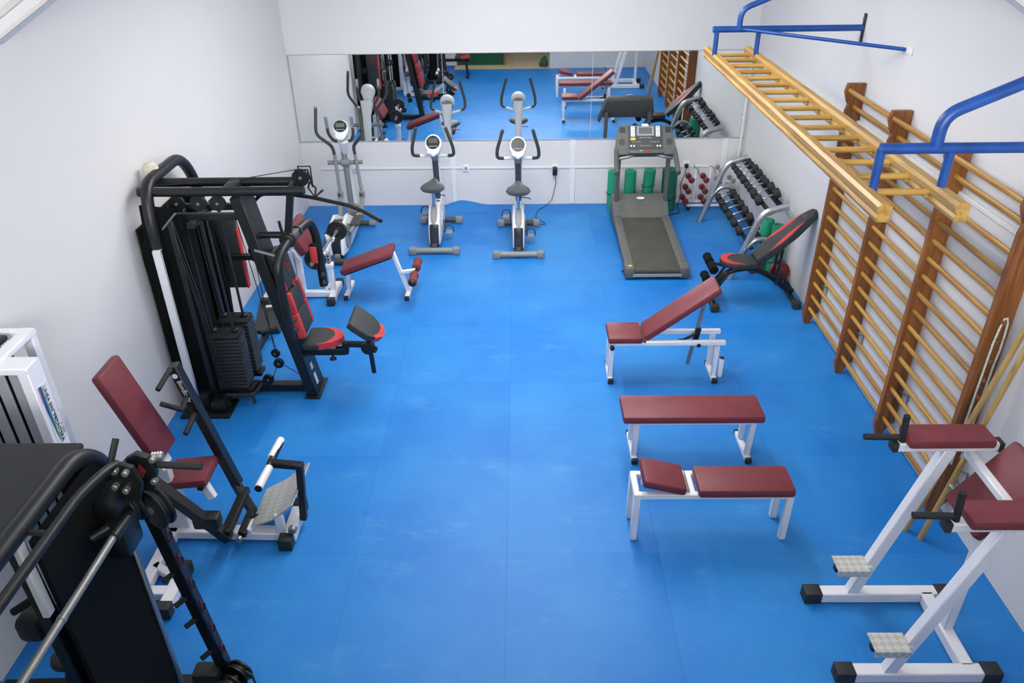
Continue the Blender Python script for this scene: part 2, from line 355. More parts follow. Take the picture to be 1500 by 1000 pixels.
solo('wall_pipe', MB().tube([(XR-0.05, YF-0.035, 0.5), (XR-0.05, YF-0.035, 1.9)], 0.014, 8).disc((XR-0.05, YF-0.035, 1.1), (0, 0, 1), 0.019, 0.03, 10), 'plastic_white', 'thin white vertical pipe in the far right room corner', 'pipe', (XR-0.05, YF-0.035, 0.5))
def socket(x, z, label, plug=False):
    t = thing('wall_socket', label, 'socket', (x, YF, z), 'white sockets under the mirror')
    pl = part(t, 'plate', MB().rbox((x, YF-0.012, z), (0.085, 0.024, 0.085), 0.008), 'plastic_white')
    part(t, 'socket_hole', MB().disc((x, YF-0.025, z), (0, 1, 0), 0.022, 0.004, 16, 0.001), 'panel_grey')
    return t
socket(-2.14, 0.5, 'white wall socket behind the elliptical trainer')
socket(-0.72, 0.5, 'white wall socket right of the left exercise bike')
socket(0.43, 0.5, 'white wall socket with the black charger plugged in')
socket(2.12, 0.52, 'white wall socket above the red dumbbell rack')
t = thing('charger', 'black plug-in charger with thin cable hanging to the right bike', 'charger', (0.43, YF-0.06, 0.47))
part(t, 'charger_body', MB().rbox((0.43, YF-0.055, 0.465), (0.06, 0.06, 0.11), 0.012), 'black')
part(t, 'cable', MB().tube([(0.43, YF-0.05, 0.41), (0.45, YF-0.035, 0.3), (0.42, YF-0.03, 0.18), (0.40, YF-0.04, 0.07), (0.30, YF-0.12, 0.008), (0.20, YF-0.25, 0.007), (0.17, YF-0.5, 0.007), (0.26, YF-0.62, 0.007), (0.30, YF-0.74, 0.007), (0.2, YF-0.72, 0.007)], 0.004, 6, 0.06), 'black')
t = thing('plug', 'black plug with curly cable above the red dumbbell rack', 'plug', (2.12, YF-0.05, 0.52))
part(t, 'plug_body', MB().rbox((2.12, YF-0.045, 0.515), (0.05, 0.045, 0.05), 0.01), 'black')
part(t, 'cable', MB().tube([(2.12, YF-0.06, 0.49), (2.10, YF-0.05, 0.38), (2.06, YF-0.05, 0.25), (2.09, YF-0.05, 0.14), (2.05, YF-0.08, 0.02), (2.03, YF-0.2, 0.007), (2.02, YF-0.40, 0.007), (1.82, YF-0.46, 0.007)], 0.005, 6, 0.06), 'black')

# ================================================================== benches
def caps(parent, pts, size):
    for p in pts: part(parent, 'end_cap', MB().rbox(p, size, 0.006), 'cap')
# --- flat bench
t = thing('flat_bench', 'flat burgundy bench on white frame, middle of the three benches', 'bench', (1.2, 4.6, 0))
part(t, 'pad', MB().rbox((1.205, 4.59, 0.415), (1.0, 0.285, 0.062), 0.018), 'bordeaux')
for y in (4.51, 4.67): part(t, 'rail', MB().rbar((0.78, y, 0.364), (1.67, y, 0.364), 0.035, 0.04), 'white')
for x in (0.815, 1.645):
    part(t, 'foot_bar', MB().rbar((x, 4.44+0.06, 0.02), (x, 4.83, 0.02), 0.045, 0.04), 'white')
    for y in (4.55, 4.74): part(t, 'leg', MB().rbar((x, y, 0.04), (x, y-0.03 if y < 4.6 else y, 0.35), 0.04, 0.04), 'white')
    caps(t, [(x, 4.49, 0.021), (x, 4.835, 0.021)], (0.048, 0.03, 0.044))
# --- bench with tilted head rest
t = thing('head_rest_bench', 'burgundy bench with raised head section on white legs, nearest the camera', 'bench', (1.2, 3.82, 0))
a = R(-14); ax = (V((math.cos(a), 0, math.sin(a))), V((0, 1, 0)), V((-math.sin(a), 0, math.cos(a))))
part(t, 'head_pad', MB().rbox((0.875, 3.815, 0.455), (0.28, 0.25, 0.06), 0.02, ax), 'bordeaux')
part(t, 'pad', MB().rbox((1.385, 3.805, 0.415), (0.60, 0.25, 0.065), 0.02), 'bordeaux')
for y in (3.735, 3.935): part(t, 'rail', MB().rbar((0.69, y, 0.365), (1.69, y, 0.365), 0.04, 0.04), 'white')
for x in (0.71, 1.0, 1.06, 1.67): part(t, 'cross_bar', MB().rbar((x, 3.72, 0.365), (x, 3.95, 0.365), 0.04, 0.038), 'white')
for x in (0.71, 1.67):
    for y in (3.735, 3.935): part(t, 'leg', MB().rbar((x, y, 0.0), (x, y, 0.36), 0.045, 0.045, hint=(0, 1, 0)), 'white')
part(t, 'head_prop', MB().rbar((0.76, 3.82, 0.38), (0.76, 3.82, 0.45), 0.03, 0.03, hint=(0, 1, 0)), 'white')
part(t, 'hinge', MB().cyl((1.03, 3.74, 0.395), (1.03, 3.93, 0.395), 0.01, 8), 'steel_dull')
# --- incline bench
t = thing('incline_bench', 'burgundy incline bench with raised backrest on white frame', 'bench', (1.2, 5.68, 0))
part(t, 'seat', MB().rbox((0.85, 5.685, 0.42), (0.285, 0.285, 0.06), 0.018), 'bordeaux')
a = math.atan2(0.45, 0.575); ax = (V((math.cos(a), 0, math.sin(a))), V((0, 1, 0)), V((-math.sin(a), 0, math.cos(a))))
part(t, 'backrest', MB().rbox((1.305, 5.715, 0.63), (0.73, 0.255, 0.06), 0.018, ax), 'bordeaux')
for y in (5.59, 5.78): part(t, 'rail', MB().rbar((0.72, y, 0.375), (1.685, y, 0.375), 0.04, 0.04), 'white')
for x in (0.745, 1.625):
    part(t, 'foot_bar', MB().rbar((x, 5.56, 0.022), (x, 5.83, 0.022), 0.045, 0.044), 'white')
    for y in (5.61, 5.79): part(t, 'leg', MB().rbar((x, y, 0.04), (x, y, 0.36), 0.042, 0.042, hint=(0, 1, 0)), 'white')
    caps(t, [(x, 5.55, 0.023), (x, 5.84, 0.023)], (0.048, 0.03, 0.046))
part(t, 'transport_post', MB().rbar((1.665, 5.56, 0.06), (1.665, 5.56, 0.24), 0.035, 0.035, hint=(0, 1, 0)), 'white'); caps(t, [(1.665, 5.56, 0.245)], (0.037, 0.037, 0.012))
part(t, 'strut', MB().rbar((1.50, 5.7, 0.70), (1.415, 5.7, 0.10), 0.03, 0.03, hint=(0, 1, 0)), 'steel_dull')
part(t, 'strut_sleeve', MB().rbar((1.475, 5.7, 0.46), (1.455, 5.7, 0.33), 0.045, 0.045, hint=(0, 1, 0)).box((1.46, 5.685, 0.36), (0.03, 0.24, 0.03)), 'black')
part(t, 'adjust_pin', MB().cyl((1.44, 5.68, 0.40), (1.34, 5.66, 0.36), 0.012, 8).lathe((1.34, 5.66, 0.36), (-1, -.2, -.3), [(0, .012), (.01, .02), (.03, .02), (.04, .01)], 10), 'black')
part(t, 'adjust_knob', MB().lathe((0.74, 5.56, 0.36), (0, -1, 0), [(0, .012), (.01, .02), (.035, .02), (.04, .01)], 12), 'black')
part(t, 'hinge', MB().cyl((1.01, 5.57, 0.40), (1.01, 5.82, 0.40), 0.013, 8), 'dark_grey')

# --- black and red adjustable bench by the rack
t = thing('adjustable_bench', 'black and red padded adjustable bench raised steeply beside the dumbbell rack', 'bench', (2.3, 7.08, 0))
def fishpad(pts, n=14): return pts
seat = [(-0.18, 0.0), (-0.17, 0.06), (-0.13, 0.105), (-0.06, 0.13), (0.05, 0.135), (0.17, 0.10), (0.17, -0.10), (0.05, -0.135), (-0.06, -0.13), (-0.13, -0.105), (-0.17, -0.06)]
sp = part(t, 'seat', MB().prism(seat, (2.13, 7.05, 0.435), (0.995, 0.0, -0.03), (0, 1, 0), 0.06, 0.016), 'pad_black')
redseat = [(-0.178, 0.0), (-0.165, -0.06), (-0.125, -0.102), (-0.06, -0.126), (0.04, -0.128), (-0.06, -0.085), (-0.10, -0.04), (-0.112, 0.0), (-0.10, 0.04), (-0.06, 0.085), (0.04, 0.128), (-0.06, 0.126), (-0.125, 0.102), (-0.165, 0.06)]
part(sp, 'red_inset', MB().prism(redseat, (2.13, 7.05, 0.464), (0.995, 0.0, -0.03), (0, 1, 0), 0.008), 'pad_red')
a = math.atan2(0.50, 0.52); bx = V((math.cos(a), 0, math.sin(a))); bo = V((2.31, 7.08, 0.45))
bk = [(0, 0.10), (0, -0.10), (0.08, -0.11), (0.18, -0.125), (0.30, -0.135), (0.42, -0.12), (0.58, -0.085), (0.66, -0.07), (0.70, -0.045), (0.715, 0), (0.70, 0.045), (0.66, 0.07), (0.58, 0.085), (0.42, 0.12), (0.30, 0.135), (0.18, 0.125), (0.08, 0.11)]
bp_ = part(t, 'backrest', MB().prism(bk, bo, bx, (0, 1, 0), 0.07, 0.018), 'pad_black')
nb = bx.cross(V((0, 1, 0)))
for s in (-1, 1):
    rs = [(0.16, s*0.119), (0.30, s*0.13), (0.42, s*0.116), (0.57, s*0.082), (0.50, s*0.066), (0.38, s*0.066), (0.26, s*0.09)]
    if s > 0: rs = rs[::-1]
    part(bp_, 'red_inset', MB().prism(rs, bo+nb*0.034, bx, (0, 1, 0), 0.008), 'pad_red')
part(bp_, 'logo', MB().prism([(0.645, 0), (0.605, 0.010), (0.592, 0.035), (0.582, 0.03), (0.59, 0), (0.582, -0.03), (0.592, -0.035), (0.605, -0.010)], bo+nb*0.036, bx, (0, 1, 0), 0.003), 'logo_red')
part(t, 'main_frame', MB().tube([(1.90, 7.06, 0.07), (2.02, 7.06, 0.33), (2.28, 7.06, 0.37), (2.45, 7.08, 0.28), (2.74, 7.12, 0.07)], 0.03, 10, 0.12), 'black')
part(t, 'front_foot', MB().rbar((1.90, 6.83, 0.035), (1.90, 7.30, 0.035), 0.065, 0.055, 0.02), 'black'); caps(t, [(1.90, 6.83, 0.037), (1.90, 7.31, 0.037)], (0.08, 0.07, 0.07))
part(t, 'rear_foot', MB().rbar((2.72, 6.86, 0.035), (2.72, 7.36, 0.035), 0.06, 0.05, 0.018), 'black'); caps(t, [(2.72, 6.88, 0.037), (2.72, 7.34, 0.037)], (0.075, 0.07, 0.07))
for y in (7.02, 7.14): part(t, 'prop', MB().tube([(2.54, y, 0.58), (2.53, y, 0.20)], 0.017, 8), 'black')
part(t, 'adjust_rack', MB().prism([(0, 0), (0.24, -0.17), (0.24, -0.12), (0.20, -0.05), (0.16, -0.08), (0.12, 0.0), (0.07, -0.02)], (2.46, 7.08, 0.27), (1, 0, 0), (0, 0, 1), 0.05), 'black')
part(t, 'rack_pin', MB().cyl((2.63, 7.08, 0.14), (2.63, 7.04, 0.25), 0.012, 8), 'black')
for y in (6.97, 7.13): part(t, 'leg_arm', MB().tube([(2.04, y, 0.36), (1.90, y, 0.12)], 0.014, 8), 'black')
part(t, 'roller_bar', MB().tube([(2.04, 7.05, 0.38), (1.90, 7.05, 0.42), (1.86, 7.05, 0.38)], 0.016, 8, 0.03), 'black')
for z, x in ((0.42, 1.86), (0.22, 1.855)):
    for y in (6.95, 7.15): part(t, 'foam_roller', MB().lathe((x, y-0.075, z), (0, 1, 0), [(0, .03), (.01, .045), (.05, .042), (.10, .042), (.14, .045), (.15, .03)], 14), 'black_soft')

# ================================================================== dip station
t = thing('dip_station', 'white dip and knee raise stand with burgundy arm pads', 'dip station', (2.1, 2.95, 0))
for y in (2.70, 3.235):
    part(t, 'base_bar', MB().rbar((1.74, y, 0.04), (2.44, y, 0.04), 0.075, 0.07), 'white')
    caps(t, [(1.70, y, 0.041), (2.47, y, 0.041)], (0.10, 0.085, 0.08))
    part(t, 'post', MB().rbar((1.925, y, 0.06), (2.215, y-0.04 if y < 3 else y, 1.13), 0.065, 0.06, hint=(0, 1, 0)), 'white')
    y = y-0.045 if y < 3 else y
    part(t, 'arm_beam', MB().rbar((1.93, y, 1.15), (2.46, y, 1.15), 0.06, 0.05), 'white'); caps(t, [(1.925, y, 1.15), (2.465, y, 1.15)], (0.03, 0.065, 0.056))
    part(t, 'arm_pad', MB().rbox((2.185 if y > 3 else 2.21, y, 1.205), (0.44, 0.155, 0.055), 0.016), 'bordeaux')
    part(t, 'handle', MB().cyl((1.96, y, 1.17), (1.955, y+0.01, 1.33), 0.017, 12), 'rubber')
    part(t, 'handle', MB().cyl((1.94, y, 1.20), (1.76, y, 1.205), 0.017, 12), 'rubber')
    yy = y-0.03 if y > 3 else y+0.015
    pl = part(t, 'foot_plate', MB().box((1.865, yy, 0.318), (0.18, 0.12, 0.008)).box((1.865, yy-0.058, 0.30), (0.18, 0.006, 0.04)), 'checker')
    part(t, 'foot_bracket', MB().rbar((1.79, yy, 0.29), (1.99, yy, 0.29), 0.035, 0.035), 'white'); caps(t, [(1.785, yy, 0.29)], (0.02, 0.04, 0.04))
part(t, 'connecting_bar', MB().rbar((2.36, 2.72, 0.04), (2.36, 3.22, 0.04), 0.07, 0.07), 'white')
part(t, 'rear_post', MB().rbar((2.36, 2.97, 0.06), (2.36, 2.97, 1.0), 0.05, 0.05, hint=(0, 1, 0)), 'white')
part(t, 'cross_bar', MB().rbar((2.32, 2.70, 1.10), (2.32, 3.235, 1.10), 0.045, 0.045), 'white')
a = math.atan2(0.36, 0.25); ax = (V((math.cos(a), 0, math.sin(a))), V((0, 1, 0)), V((-math.sin(a), 0, math.cos(a))))
part(t, 'back_pad', MB().rbox((2.345, 2.97, 1.07), (0.45, 0.31, 0.06), 0.018, ax), 'bordeaux')
part(t, 'clamp', MB().tube([(2.24, 3.06, 0.84), (2.19, 3.06, 0.80), (2.22, 3.06, 0.72), (2.28, 3.06, 0.76), (2.24, 3.06, 0.84)], 0.012, 6), 'steel_dull')
part(t, 'pivot', MB().cyl((2.27, 2.74, 0.9), (2.27, 3.2, 0.9), 0.016, 10), 'steel_dull')

# ================================================================== wall bars
t = thing('wall_bars', 'wooden climbing wall bars with brown uprights fixed to the right wall', 'wall bars', (2.73, 5.3, 0))
zs = [0.165+0.1315*k for k in range(14)]+[2.05, 2.185]
py_ = (6.59, 5.71, 4.84, 3.965)
prof = [(-0.045, 0.0), (0.01, 0.0), (0.02, 0.06), (0.074, 0.12), (0.074, 2.24), (-0.07, 2.24), (-0.085, 2.17), (-0.06, 2.10), (-0.035, 2.07), (-0.055, 2.02), (-0.055, 0.16), (-0.072, 0.11), (-0.05, 0.05)]
for i, y in enumerate(py_):
    o = part(t, 'upright', MB().prism(prof, (2.745, y, 0), (1, 0, 0), (0, 0, 1), 0.042, 0.004, 1), 'wood_post')
    for z in (0.33,):
        part(t, 'wall_bracket', MB().tube([(2.79, y-0.03, z), (2.79, y-0.11, z), (2.815, y-0.11, z), (2.815, y-0.11, z+0.10), (2.79, y-0.11, z+0.10), (2.79, y-0.03, z+0.08)], 0.006, 6), 'steel_dull')
for i in range(3):
    for k, z in enumerate(zs):
        x = 2.725 if z < 2.0 else (2.75 if z < 2.1 else 2.69)
        part(t, 'rung', MB().tube([(x, py_[i+1]+0.018, z), (x, py_[i]-0.018, z)], 0.0165, 10, flat=(0.85, 1.15)), 'wood_rung')
for k, z in enumerate([1.487, 1.355, 1.225, 1.092, 0.968, 0.84]):
    part(t, 'peg', MB().lathe((2.755, 3.945, z), (0, -1, 0), [(0, .016), (.025, .016), (.03, .012)], 10), 'wood_post')
# braided rope on the pegs
hl = [(2.735, 3.925, 0.45)]+[(2.735, 3.925, 0.45+0.1*k) for k in range(1, 10)]+[(2.742, 3.925, 1.44), (2.752, 3.925, 1.51), (2.768, 3.925, 1.512), (2.779, 3.925, 1.48), (2.785, 3.925, 1.40), (2.788, 3.925, 1.30)]+[(2.783, 3.925, 1.2-0.1*k) for k in range(8)]
solo('rope', MB().tube(hl, 0.0065, 6), 'rope', 'thin braided white rope looped over the pegs of the nearest upright', 'rope', (2.735, 3.925, 0.45))
for k, (p0, p1, lb) in enumerate((((2.50, 3.80, 0.0), (2.805, 3.78, 1.62), 'wooden pole leaning on the right wall, left of two'), ((2.56, 3.72, 0.0), (2.805, 3.71, 1.62), 'wooden pole leaning on the right wall, right of two'))):
    solo('wooden_pole', MB().tube([p0, p1], 0.0165, 10), 'wood_pole', lb, 'pole', p0, 'wooden poles leaning on the wall')

# ================================================================== overhead ladder and its blue wall brackets
t = thing('overhead_ladder', 'horizontal yellow wooden ladder hung from blue brackets', 'ladder', (1.82, 5.27, 2.3))
rp_ = [(-0.026, -0.044), (0.026, -0.044), (0.032, -0.026), (0.023, -0.012), (0.032, 0.004), (0.034, 0.03), (0.02, 0.044), (-0.02, 0.044), (-0.034, 0.03), (-0.032, 0.004), (-0.023, -0.012), (-0.032, -0.026)]
for x in (1.635, 1.985): part(t, 'side_rail', MB().prism(rp_, (x, 5.27, 2.385), (1, 0, 0), (0, 0, 1), 3.86, 0.003, 1), 'wood_rail')
for k in range(16): part(t, 'rung', MB().cyl((1.645, 3.62+0.228*k, 2.385), (1.975, 3.62+0.228*k, 2.385), 0.0165, 10), 'wood_step')
for (y, xl, zt, zb, lab) in ((6.86, 1.585, 2.622, 2.40, 'blue painted tube bracket holding the far end of the ladder'), (3.57, 1.66, 2.612, 2.38, 'blue painted tube bracket holding the near end of the ladder')):
    b_ = thing('ladder_bracket', lab, 'bracket', (XR, y, zt), 'blue ladder brackets')
    part(b_, 'main_tube', MB().tube([(xl, y, zt), (XR-0.012, y, zt)], 0.026, 12), 'blue_paint')
    dx0, dx1 = (1.62, 1.965) if y > 5 else (1.665, 1.985); rm = 0.024 if y > 5 else 0.029
    for dx in (dx0, dx1): part(b_, 'drop', MB().tube([(dx, y, zt), (dx, y, zb+0.06), (dx, y, zb+0.018)], 0.021, 10), 'blue_paint')
    part(b_, 'upper_brace', MB().tube([(1.80 if y > 5 else 1.91, y, zt), (1.80 if y > 5 else 1.91, y, zt+0.15), (XR-0.012, y, zt+0.55)], rm, 12, 0.14), 'blue_paint')
    if y > 5: part(b_, 'diagonal_brace', MB().tube([(1.82, y, zt), (XR-0.015, y-0.85, zt-0.02)], 0.014, 10), 'blue_paint')
    part(b_, 'wall_plate', MB().rbox((XR-0.007, y, zt-0.01), (0.014, 0.04, 0.24), 0.003).rbox((XR-0.007, y, zt+0.55), (0.014, 0.04, 0.2), 0.003), 'iron')
    if y > 5: part(b_, 'wall_plate', MB().rbox((XR-0.007, y-0.87, zt-0.02), (0.014, 0.14, 0.05), 0.003), 'plastic_white')
    for zz in (0.07, -0.09): part(b_, 'bolt', MB().disc((XR-0.018, y, zt+zz), (1, 0, 0), 0.01, 0.012, 8, 0.002), 'steel_dull')

# ================================================================== dumbbell rack and dumbbells
t = thing('dumbbell_rack', 'silver two-tier dumbbell rack against the right wall', 'rack', (2.45, 8.35, 0))
for y in (7.55, 9.17):
    part(t, 'side_leg', MB().tube([(2.215, y, 0.0), (2.44, y, 0.68), (2.50, y, 0.755), (2.71, y, 0.815)], 0.034, 12, 0.1, flat=(0.75, 1.1)), 'silver')
    part(t, 'lower_arch', MB().tube([(2.325, y, 0.34), (2.43, y, 0.455), (2.55, y, 0.455), (2.70, y, 0.25), (2.74, y, 0.0)], 0.028, 10, 0.12), 'silver')
for (x, z, a) in ((2.585, 0.80, 22), (2.45, 0.415, 18)):
    d = V((math.cos(R(a)), 0, math.sin(R(a)))); n_ = V((-d.z, 0, d.x)); c = V((x, 0, z))-n_*0.052
    for s in (-0.062, 0.062):
        p = c+d*s; part(t, 'tray_rail', MB().box((p.x, 8.36, p.z), (0.045, 1.62, 0.012), (d, V((0, 1, 0)), n_)).box((p.x+d.x*(0.02 if s > 0 else -0.02), 8.36, p.z+0.015), (0.008, 1.62, 0.035), (d, V((0, 1, 0)), n_)), 'black')
def dumbbell(r, hl, gap, mh, label, group, c, d, rh=0.0125, grip='chrome', n=14):
    d = V(d).normalized(); c = V(c); t_ = thing('dumbbell', label, 'dumbbell', tuple(c), group)
    part(t_, 'handle', MB().lathe(c-d*(gap/2+0.005), d, [(0, rh*0.85), (gap*0.25, rh*0.95), (gap*0.5, rh*1.1), (gap*0.75, rh*0.95), (gap+0.01, rh*0.85)], 10), grip)
    for s in (-1, 1):
        part(t_, 'head', MB().lathe(c+d*s*gap/2, d*s, [(0, r*0.8), (0.006, r), (hl-0.008, r), (hl, r*0.82)], n), mh)
    return t_
ordn = ['first', 'second', 'third', 'fourth', 'fifth', 'sixth', 'seventh', 'eighth']
U = [(9.0, .031), (8.87, .033), (8.70, .046), (8.53, .046), (8.37, .038), (8.25, .04), (8.06, .054), (7.86, .057)]
for i, (y, r) in enumerate(U):
    d = V((math.cos(R(22)), 0, math.sin(R(22)))); lift = (r-0.05)*0.6
    dumbbell(r, 0.045+r*0.5, 0.115, 'rubber', 'black dumbbell with chrome grip on the upper rack tier, %s from the mirror' % ordn[i], 'black dumbbells on the upper tier', (2.585-d.z*lift, y, 0.80+d.x*lift), d)
for i, y in enumerate((8.98, 8.79, 8.60, 8.40, 8.19, 7.95)):
    d = V((math.cos(R(18)), 0, math.sin(R(18))))
    dumbbell(0.047+0.0018*i, 0.066, 0.115, 'rubber', 'black dumbbell with chrome grip on the lower rack tier, %s from the mirror' % ordn[i], 'black dumbbells on the lower tier', (2.45, y, 0.415), d)

t = thing('small_dumbbell_stand', 'small white upright stand for red dumbbells at the far wall', 'rack', (2.33, 9.66, 0))
part(t, 'base', MB().rbar((2.13, 9.62, 0.05), (2.62, 9.62, 0.05), 0.03, 0.03).rbar((2.13, 9.76, 0.05), (2.62, 9.76, 0.05), 0.03, 0.03), 'white')
for x in (2.15, 2.60):
    part(t, 'side_bar', MB().rbar((x, 9.58, 0.05), (x, 9.79, 0.05), 0.03, 0.03), 'white')
    for y in (9.59, 9.78): part(t, 'foot', MB().cyl((x, y, 0), (x, y, 0.045), 0.022, 10), 'rubber')
for x in (2.23, 2.415, 2.60):
    part(t, 'post', MB().rbar((x, 9.72, 0.05), (x, 9.72, 0.56), 0.028, 0.028, hint=(0, 1, 0)), 'white')
    for z in (0.12, 0.26, 0.42): part(t, 'peg', MB().tube([(x-0.1, 9.66, z-0.028), (x, 9.705, z-0.028), (x+0.02, 9.705, z-0.028)], 0.007, 6), 'white')
part(t, 'peg', MB().tube([(2.60, 9.72, 0.335), (2.70, 9.70, 0.335), (2.73, 9.69, 0.335)], 0.008, 6), 'white')
part(t, 'hook', MB().tube([(2.19, 9.70, 0.55), (2.23, 9.64, 0.53), (2.25, 9.62, 0.46)], 0.008, 6).tube([(2.40, 9.70, 0.55), (2.44, 9.64, 0.53), (2.46, 9.62, 0.46)], 0.008, 6), 'steel_dull')
for ci, (x, nm) in enumerate(((2.13, 'left'), (2.315, 'middle'))):
    for ri, z in enumerate((0.43, 0.285, 0.15)):
        dx = -0.025*ri if ci == 0 else 0
        dumbbell(0.038, 0.045, 0.09, 'red_iron', 'small red dumbbell in the %s column of the white stand, %s row' % (nm, ('top', 'middle', 'bottom')[ri]), 'red dumbbells on the white stand', (x+dx, 9.57, z), (0.12, -1, -0.1), 0.011, 'iron', 12)
for x, z, lb in ((2.50, 0.53, 'top'), (2.50, 0.38, 'second'), (2.69, 0.37, 'wall side')):
    dumbbell(0.03, 0.035, 0.07, 'grey_plastic', 'small grey dumbbell right of the white stand, %s one' % lb, 'grey dumbbells by the white stand', (x, 9.62 if x < 2.6 else 9.70, z), (0.25, -1, -0.15), 0.01, 'grey_plastic', 12)

# ================================================================== rolled mats
def roll(x, y, r, h, mt, label, tilt=(0, 0), flip=1, group='rolled foam mats', bands=(0.33, 0.7)):
    t_ = thing('rolled_mat', label, 'mat', (x, y, 0), group)
    th = 0.013; turns = (r-0.03)/0.0165; n = int(turns*18); o, i_ = [], []
    for k in range(n+1):
        a = 2*PI*turns*k/n; rr = r-0.0165*turns*k/n
        o.append((rr*math.cos(a*flip), rr*math.sin(a*flip))); i_.append(((rr-th)*math.cos(a*flip), (rr-th)*math.sin(a*flip)))
    vs, fs = [], []
    for z in (0.0, h):
        vs += [(x+p[0]+tilt[0]*z, y+p[1]+tilt[1]*z, z) for p in o]+[(x+p[0]+tilt[0]*z, y+p[1]+tilt[1]*z, z) for p in i_]
    m_ = n+1
    for k in range(n):
        fs += [(k, k+1, 2*m_+k+1, 2*m_+k), (m_+k, 3*m_+k, 3*m_+k+1, m_+k+1), (2*m_+k, 2*m_+k+1, 3*m_+k+1, 3*m_+k), (k, m_+k, m_+k+1, k+1)]
    fs += [(0, 2*m_, 3*m_, m_), (n, m_+n, 3*m_+n, 2*m_+n)]
    part(t_, 'foam_sheet', MB().add(vs, fs), mt)
    for b_ in bands:
        z = h*b_; part(t_, 'strap', MB().tube([(x+tilt[0]*z+(r+0.002)*math.cos(2*PI*k/20), y+tilt[1]*z+(r+0.002)*math.sin(2*PI*k/20), z+0.012*math.cos(2*PI*k/20)) for k in range(21)], 0.004, 5), 'black')
    return t_
roll(1.165, 9.64, 0.074, 0.51, 'green_foam', 'rolled green mat standing at the far wall, leftmost behind the treadmill', bands=(0.45,))
roll(1.385, 9.66, 0.078, 0.51, 'green_foam', 'rolled green mat standing at the far wall, second from left behind the treadmill', flip=-1, bands=(0.42,))
roll(1.60, 9.62, 0.078, 0.52, 'green_foam', 'rolled green mat with crossed straps, third from left behind the treadmill', tilt=(0.06, 0.06), bands=(0.3, 0.62))
roll(1.885, 9.61, 0.10, 0.53, 'dark_green', 'thick dark green rolled mat standing right of the treadmill', tilt=(-0.01, 0.05), bands=(0.3,))
roll(2.612, 7.80, 0.072, 0.57, 'green_foam', 'rolled green mat at the end of the dumbbell rack, nearer the mirror', bands=(0.3,))
roll(2.682, 7.665, 0.07, 0.57, 'green_foam', 'rolled green mat at the end of the dumbbell rack, nearer the camera', flip=-1, bands=(0.3,))

# red plates on the floor beside the wall
def plate(name, c, ax, r, th, mt, label, group, cat='weight plate'):
    ax = V(ax).normalized(); c = V(c); t_ = thing(name, label, cat, (c.x, c.y, c.z-r), group)
    part(t_, 'disc', MB().lathe(c-ax*th/2, ax, [(0, r*0.30), (0, r*0.34), (0.006, r*0.42), (0.006, r*0.82), (0, r*0.86), (0.002, r), (th-0.002, r), (th, r*0.86), (th-0.006, r*0.82), (th-0.006, r*0.42), (th, r*0.34), (th, r*0.30)], 28), mt)
    part(t_, 'hub', MB().lathe(c-ax*(th/2+0.004), ax, [(0, r*0.16), (0.004, r*0.2), (th+0.004, r*0.2), (th+0.008, r*0.16)], 16), 'iron')
    return t_
plate('weight_plate', (2.71, 7.435, 0.115), (0.5, -0.85, 0.1), 0.115, 0.034, 'red_iron', 'dark red weight plate behind the black bench, nearest the camera', 'red weight plates on the floor')
plate('weight_plate', (2.70, 7.515, 0.115), (0.5, -0.85, 0.1), 0.115, 0.034, 'red_iron', 'dark red weight plate behind the black bench, second one', 'red weight plates on the floor')
plate('weight_plate', (2.50, 7.72, 0.105), (0.3, -0.9, 0.3), 0.105, 0.034, 'red_iron', 'dark red weight plate under the rack beside the black bench seat', 'red weight plates on the floor')

# ================================================================== treadmill
t = thing('treadmill', 'grey treadmill with large console facing the mirror', 'treadmill', (1.44, 8.4, 0))
sl = V((0, 1.32, 0.075)).normalized(); sn = V((0, -sl.z, sl.y))
dk = part(t, 'deck', MB().box((1.44, 8.3, 0.10), (0.56, 1.44, 0.08), (V((1, 0, 0)), sl, sn)), 'dark_grey')
part(t, 'running_belt', MB().rbox((1.44, 8.27, 0.142), (0.485, 1.42, 0.02), 0.008, (V((1, 0, 0)), sl, sn)), 'belt')
part(t, 'rear_roller', MB().cyl((1.19, 7.575, 0.095), (1.69, 7.575, 0.095), 0.036, 14), 'belt')
part(t, 'rear_bar', MB().box((1.44, 7.545, 0.055), (0.52, 0.025, 0.03)), 'panel_grey')
for s in (-1, 1):
    x = 1.44+s*0.288
    part(t, 'side_rail', MB().rbox((x, 8.30, 0.125), (0.098, 1.36, 0.085), 0.014, (V((1, 0, 0)), sl, sn)), 'mid_grey')
    part(t, 'end_cap', MB().rbox((x+s*0.004, 7.62, 0.078), (0.108, 0.17, 0.125), 0.02), 'mid_grey')
    part(t, 'rear_foot', MB().cyl((x, 7.64, 0), (x, 7.64, 0.04), 0.03, 12), 'rubber')
    part(t, 'upright', MB().rbar((x+s*0.012, 9.06, 0.25), (x, 9.02, 1.0), 0.045, 0.075, 0.01, hint=(0, 1, 0)), 'mid_grey')
part(t, 'rear_bolt', MB().cyl((1.10, 7.66, 0.05), (1.075, 7.66, 0.05), 0.016, 10), 'black')
hood = [(8.865, 0.05), (8.865, 0.185), (8.93, 0.225), (9.02, 0.33), (9.10, 0.375), (9.20, 0.37), (9.30, 0.27), (9.32, 0.05)]
part(t, 'motor_hood', MB().prism(hood, (1.435, 0, 0), (0, 1, 0), (0, 0, 1), 0.665, 0.012), 'mid_grey')
part(t, 'hood_badge', MB().prism(ring(0.05, 0.018), (1.44, 9.055, 0.362), (1, 0, 0), V((0, 0.87, 0.49)), 0.006), 'plastic_white')
part(t, 'warning_sticker', MB().box((1.155, 7.60, 0.1415), (0.04, 0.03, 0.002)), 'yellow')
for x in (1.14, 1.73):
    part(t, 'front_wheel', MB().disc((x, 9.28, 0.04), (1, 0, 0), 0.04, 0.03, 14), 'rubber')
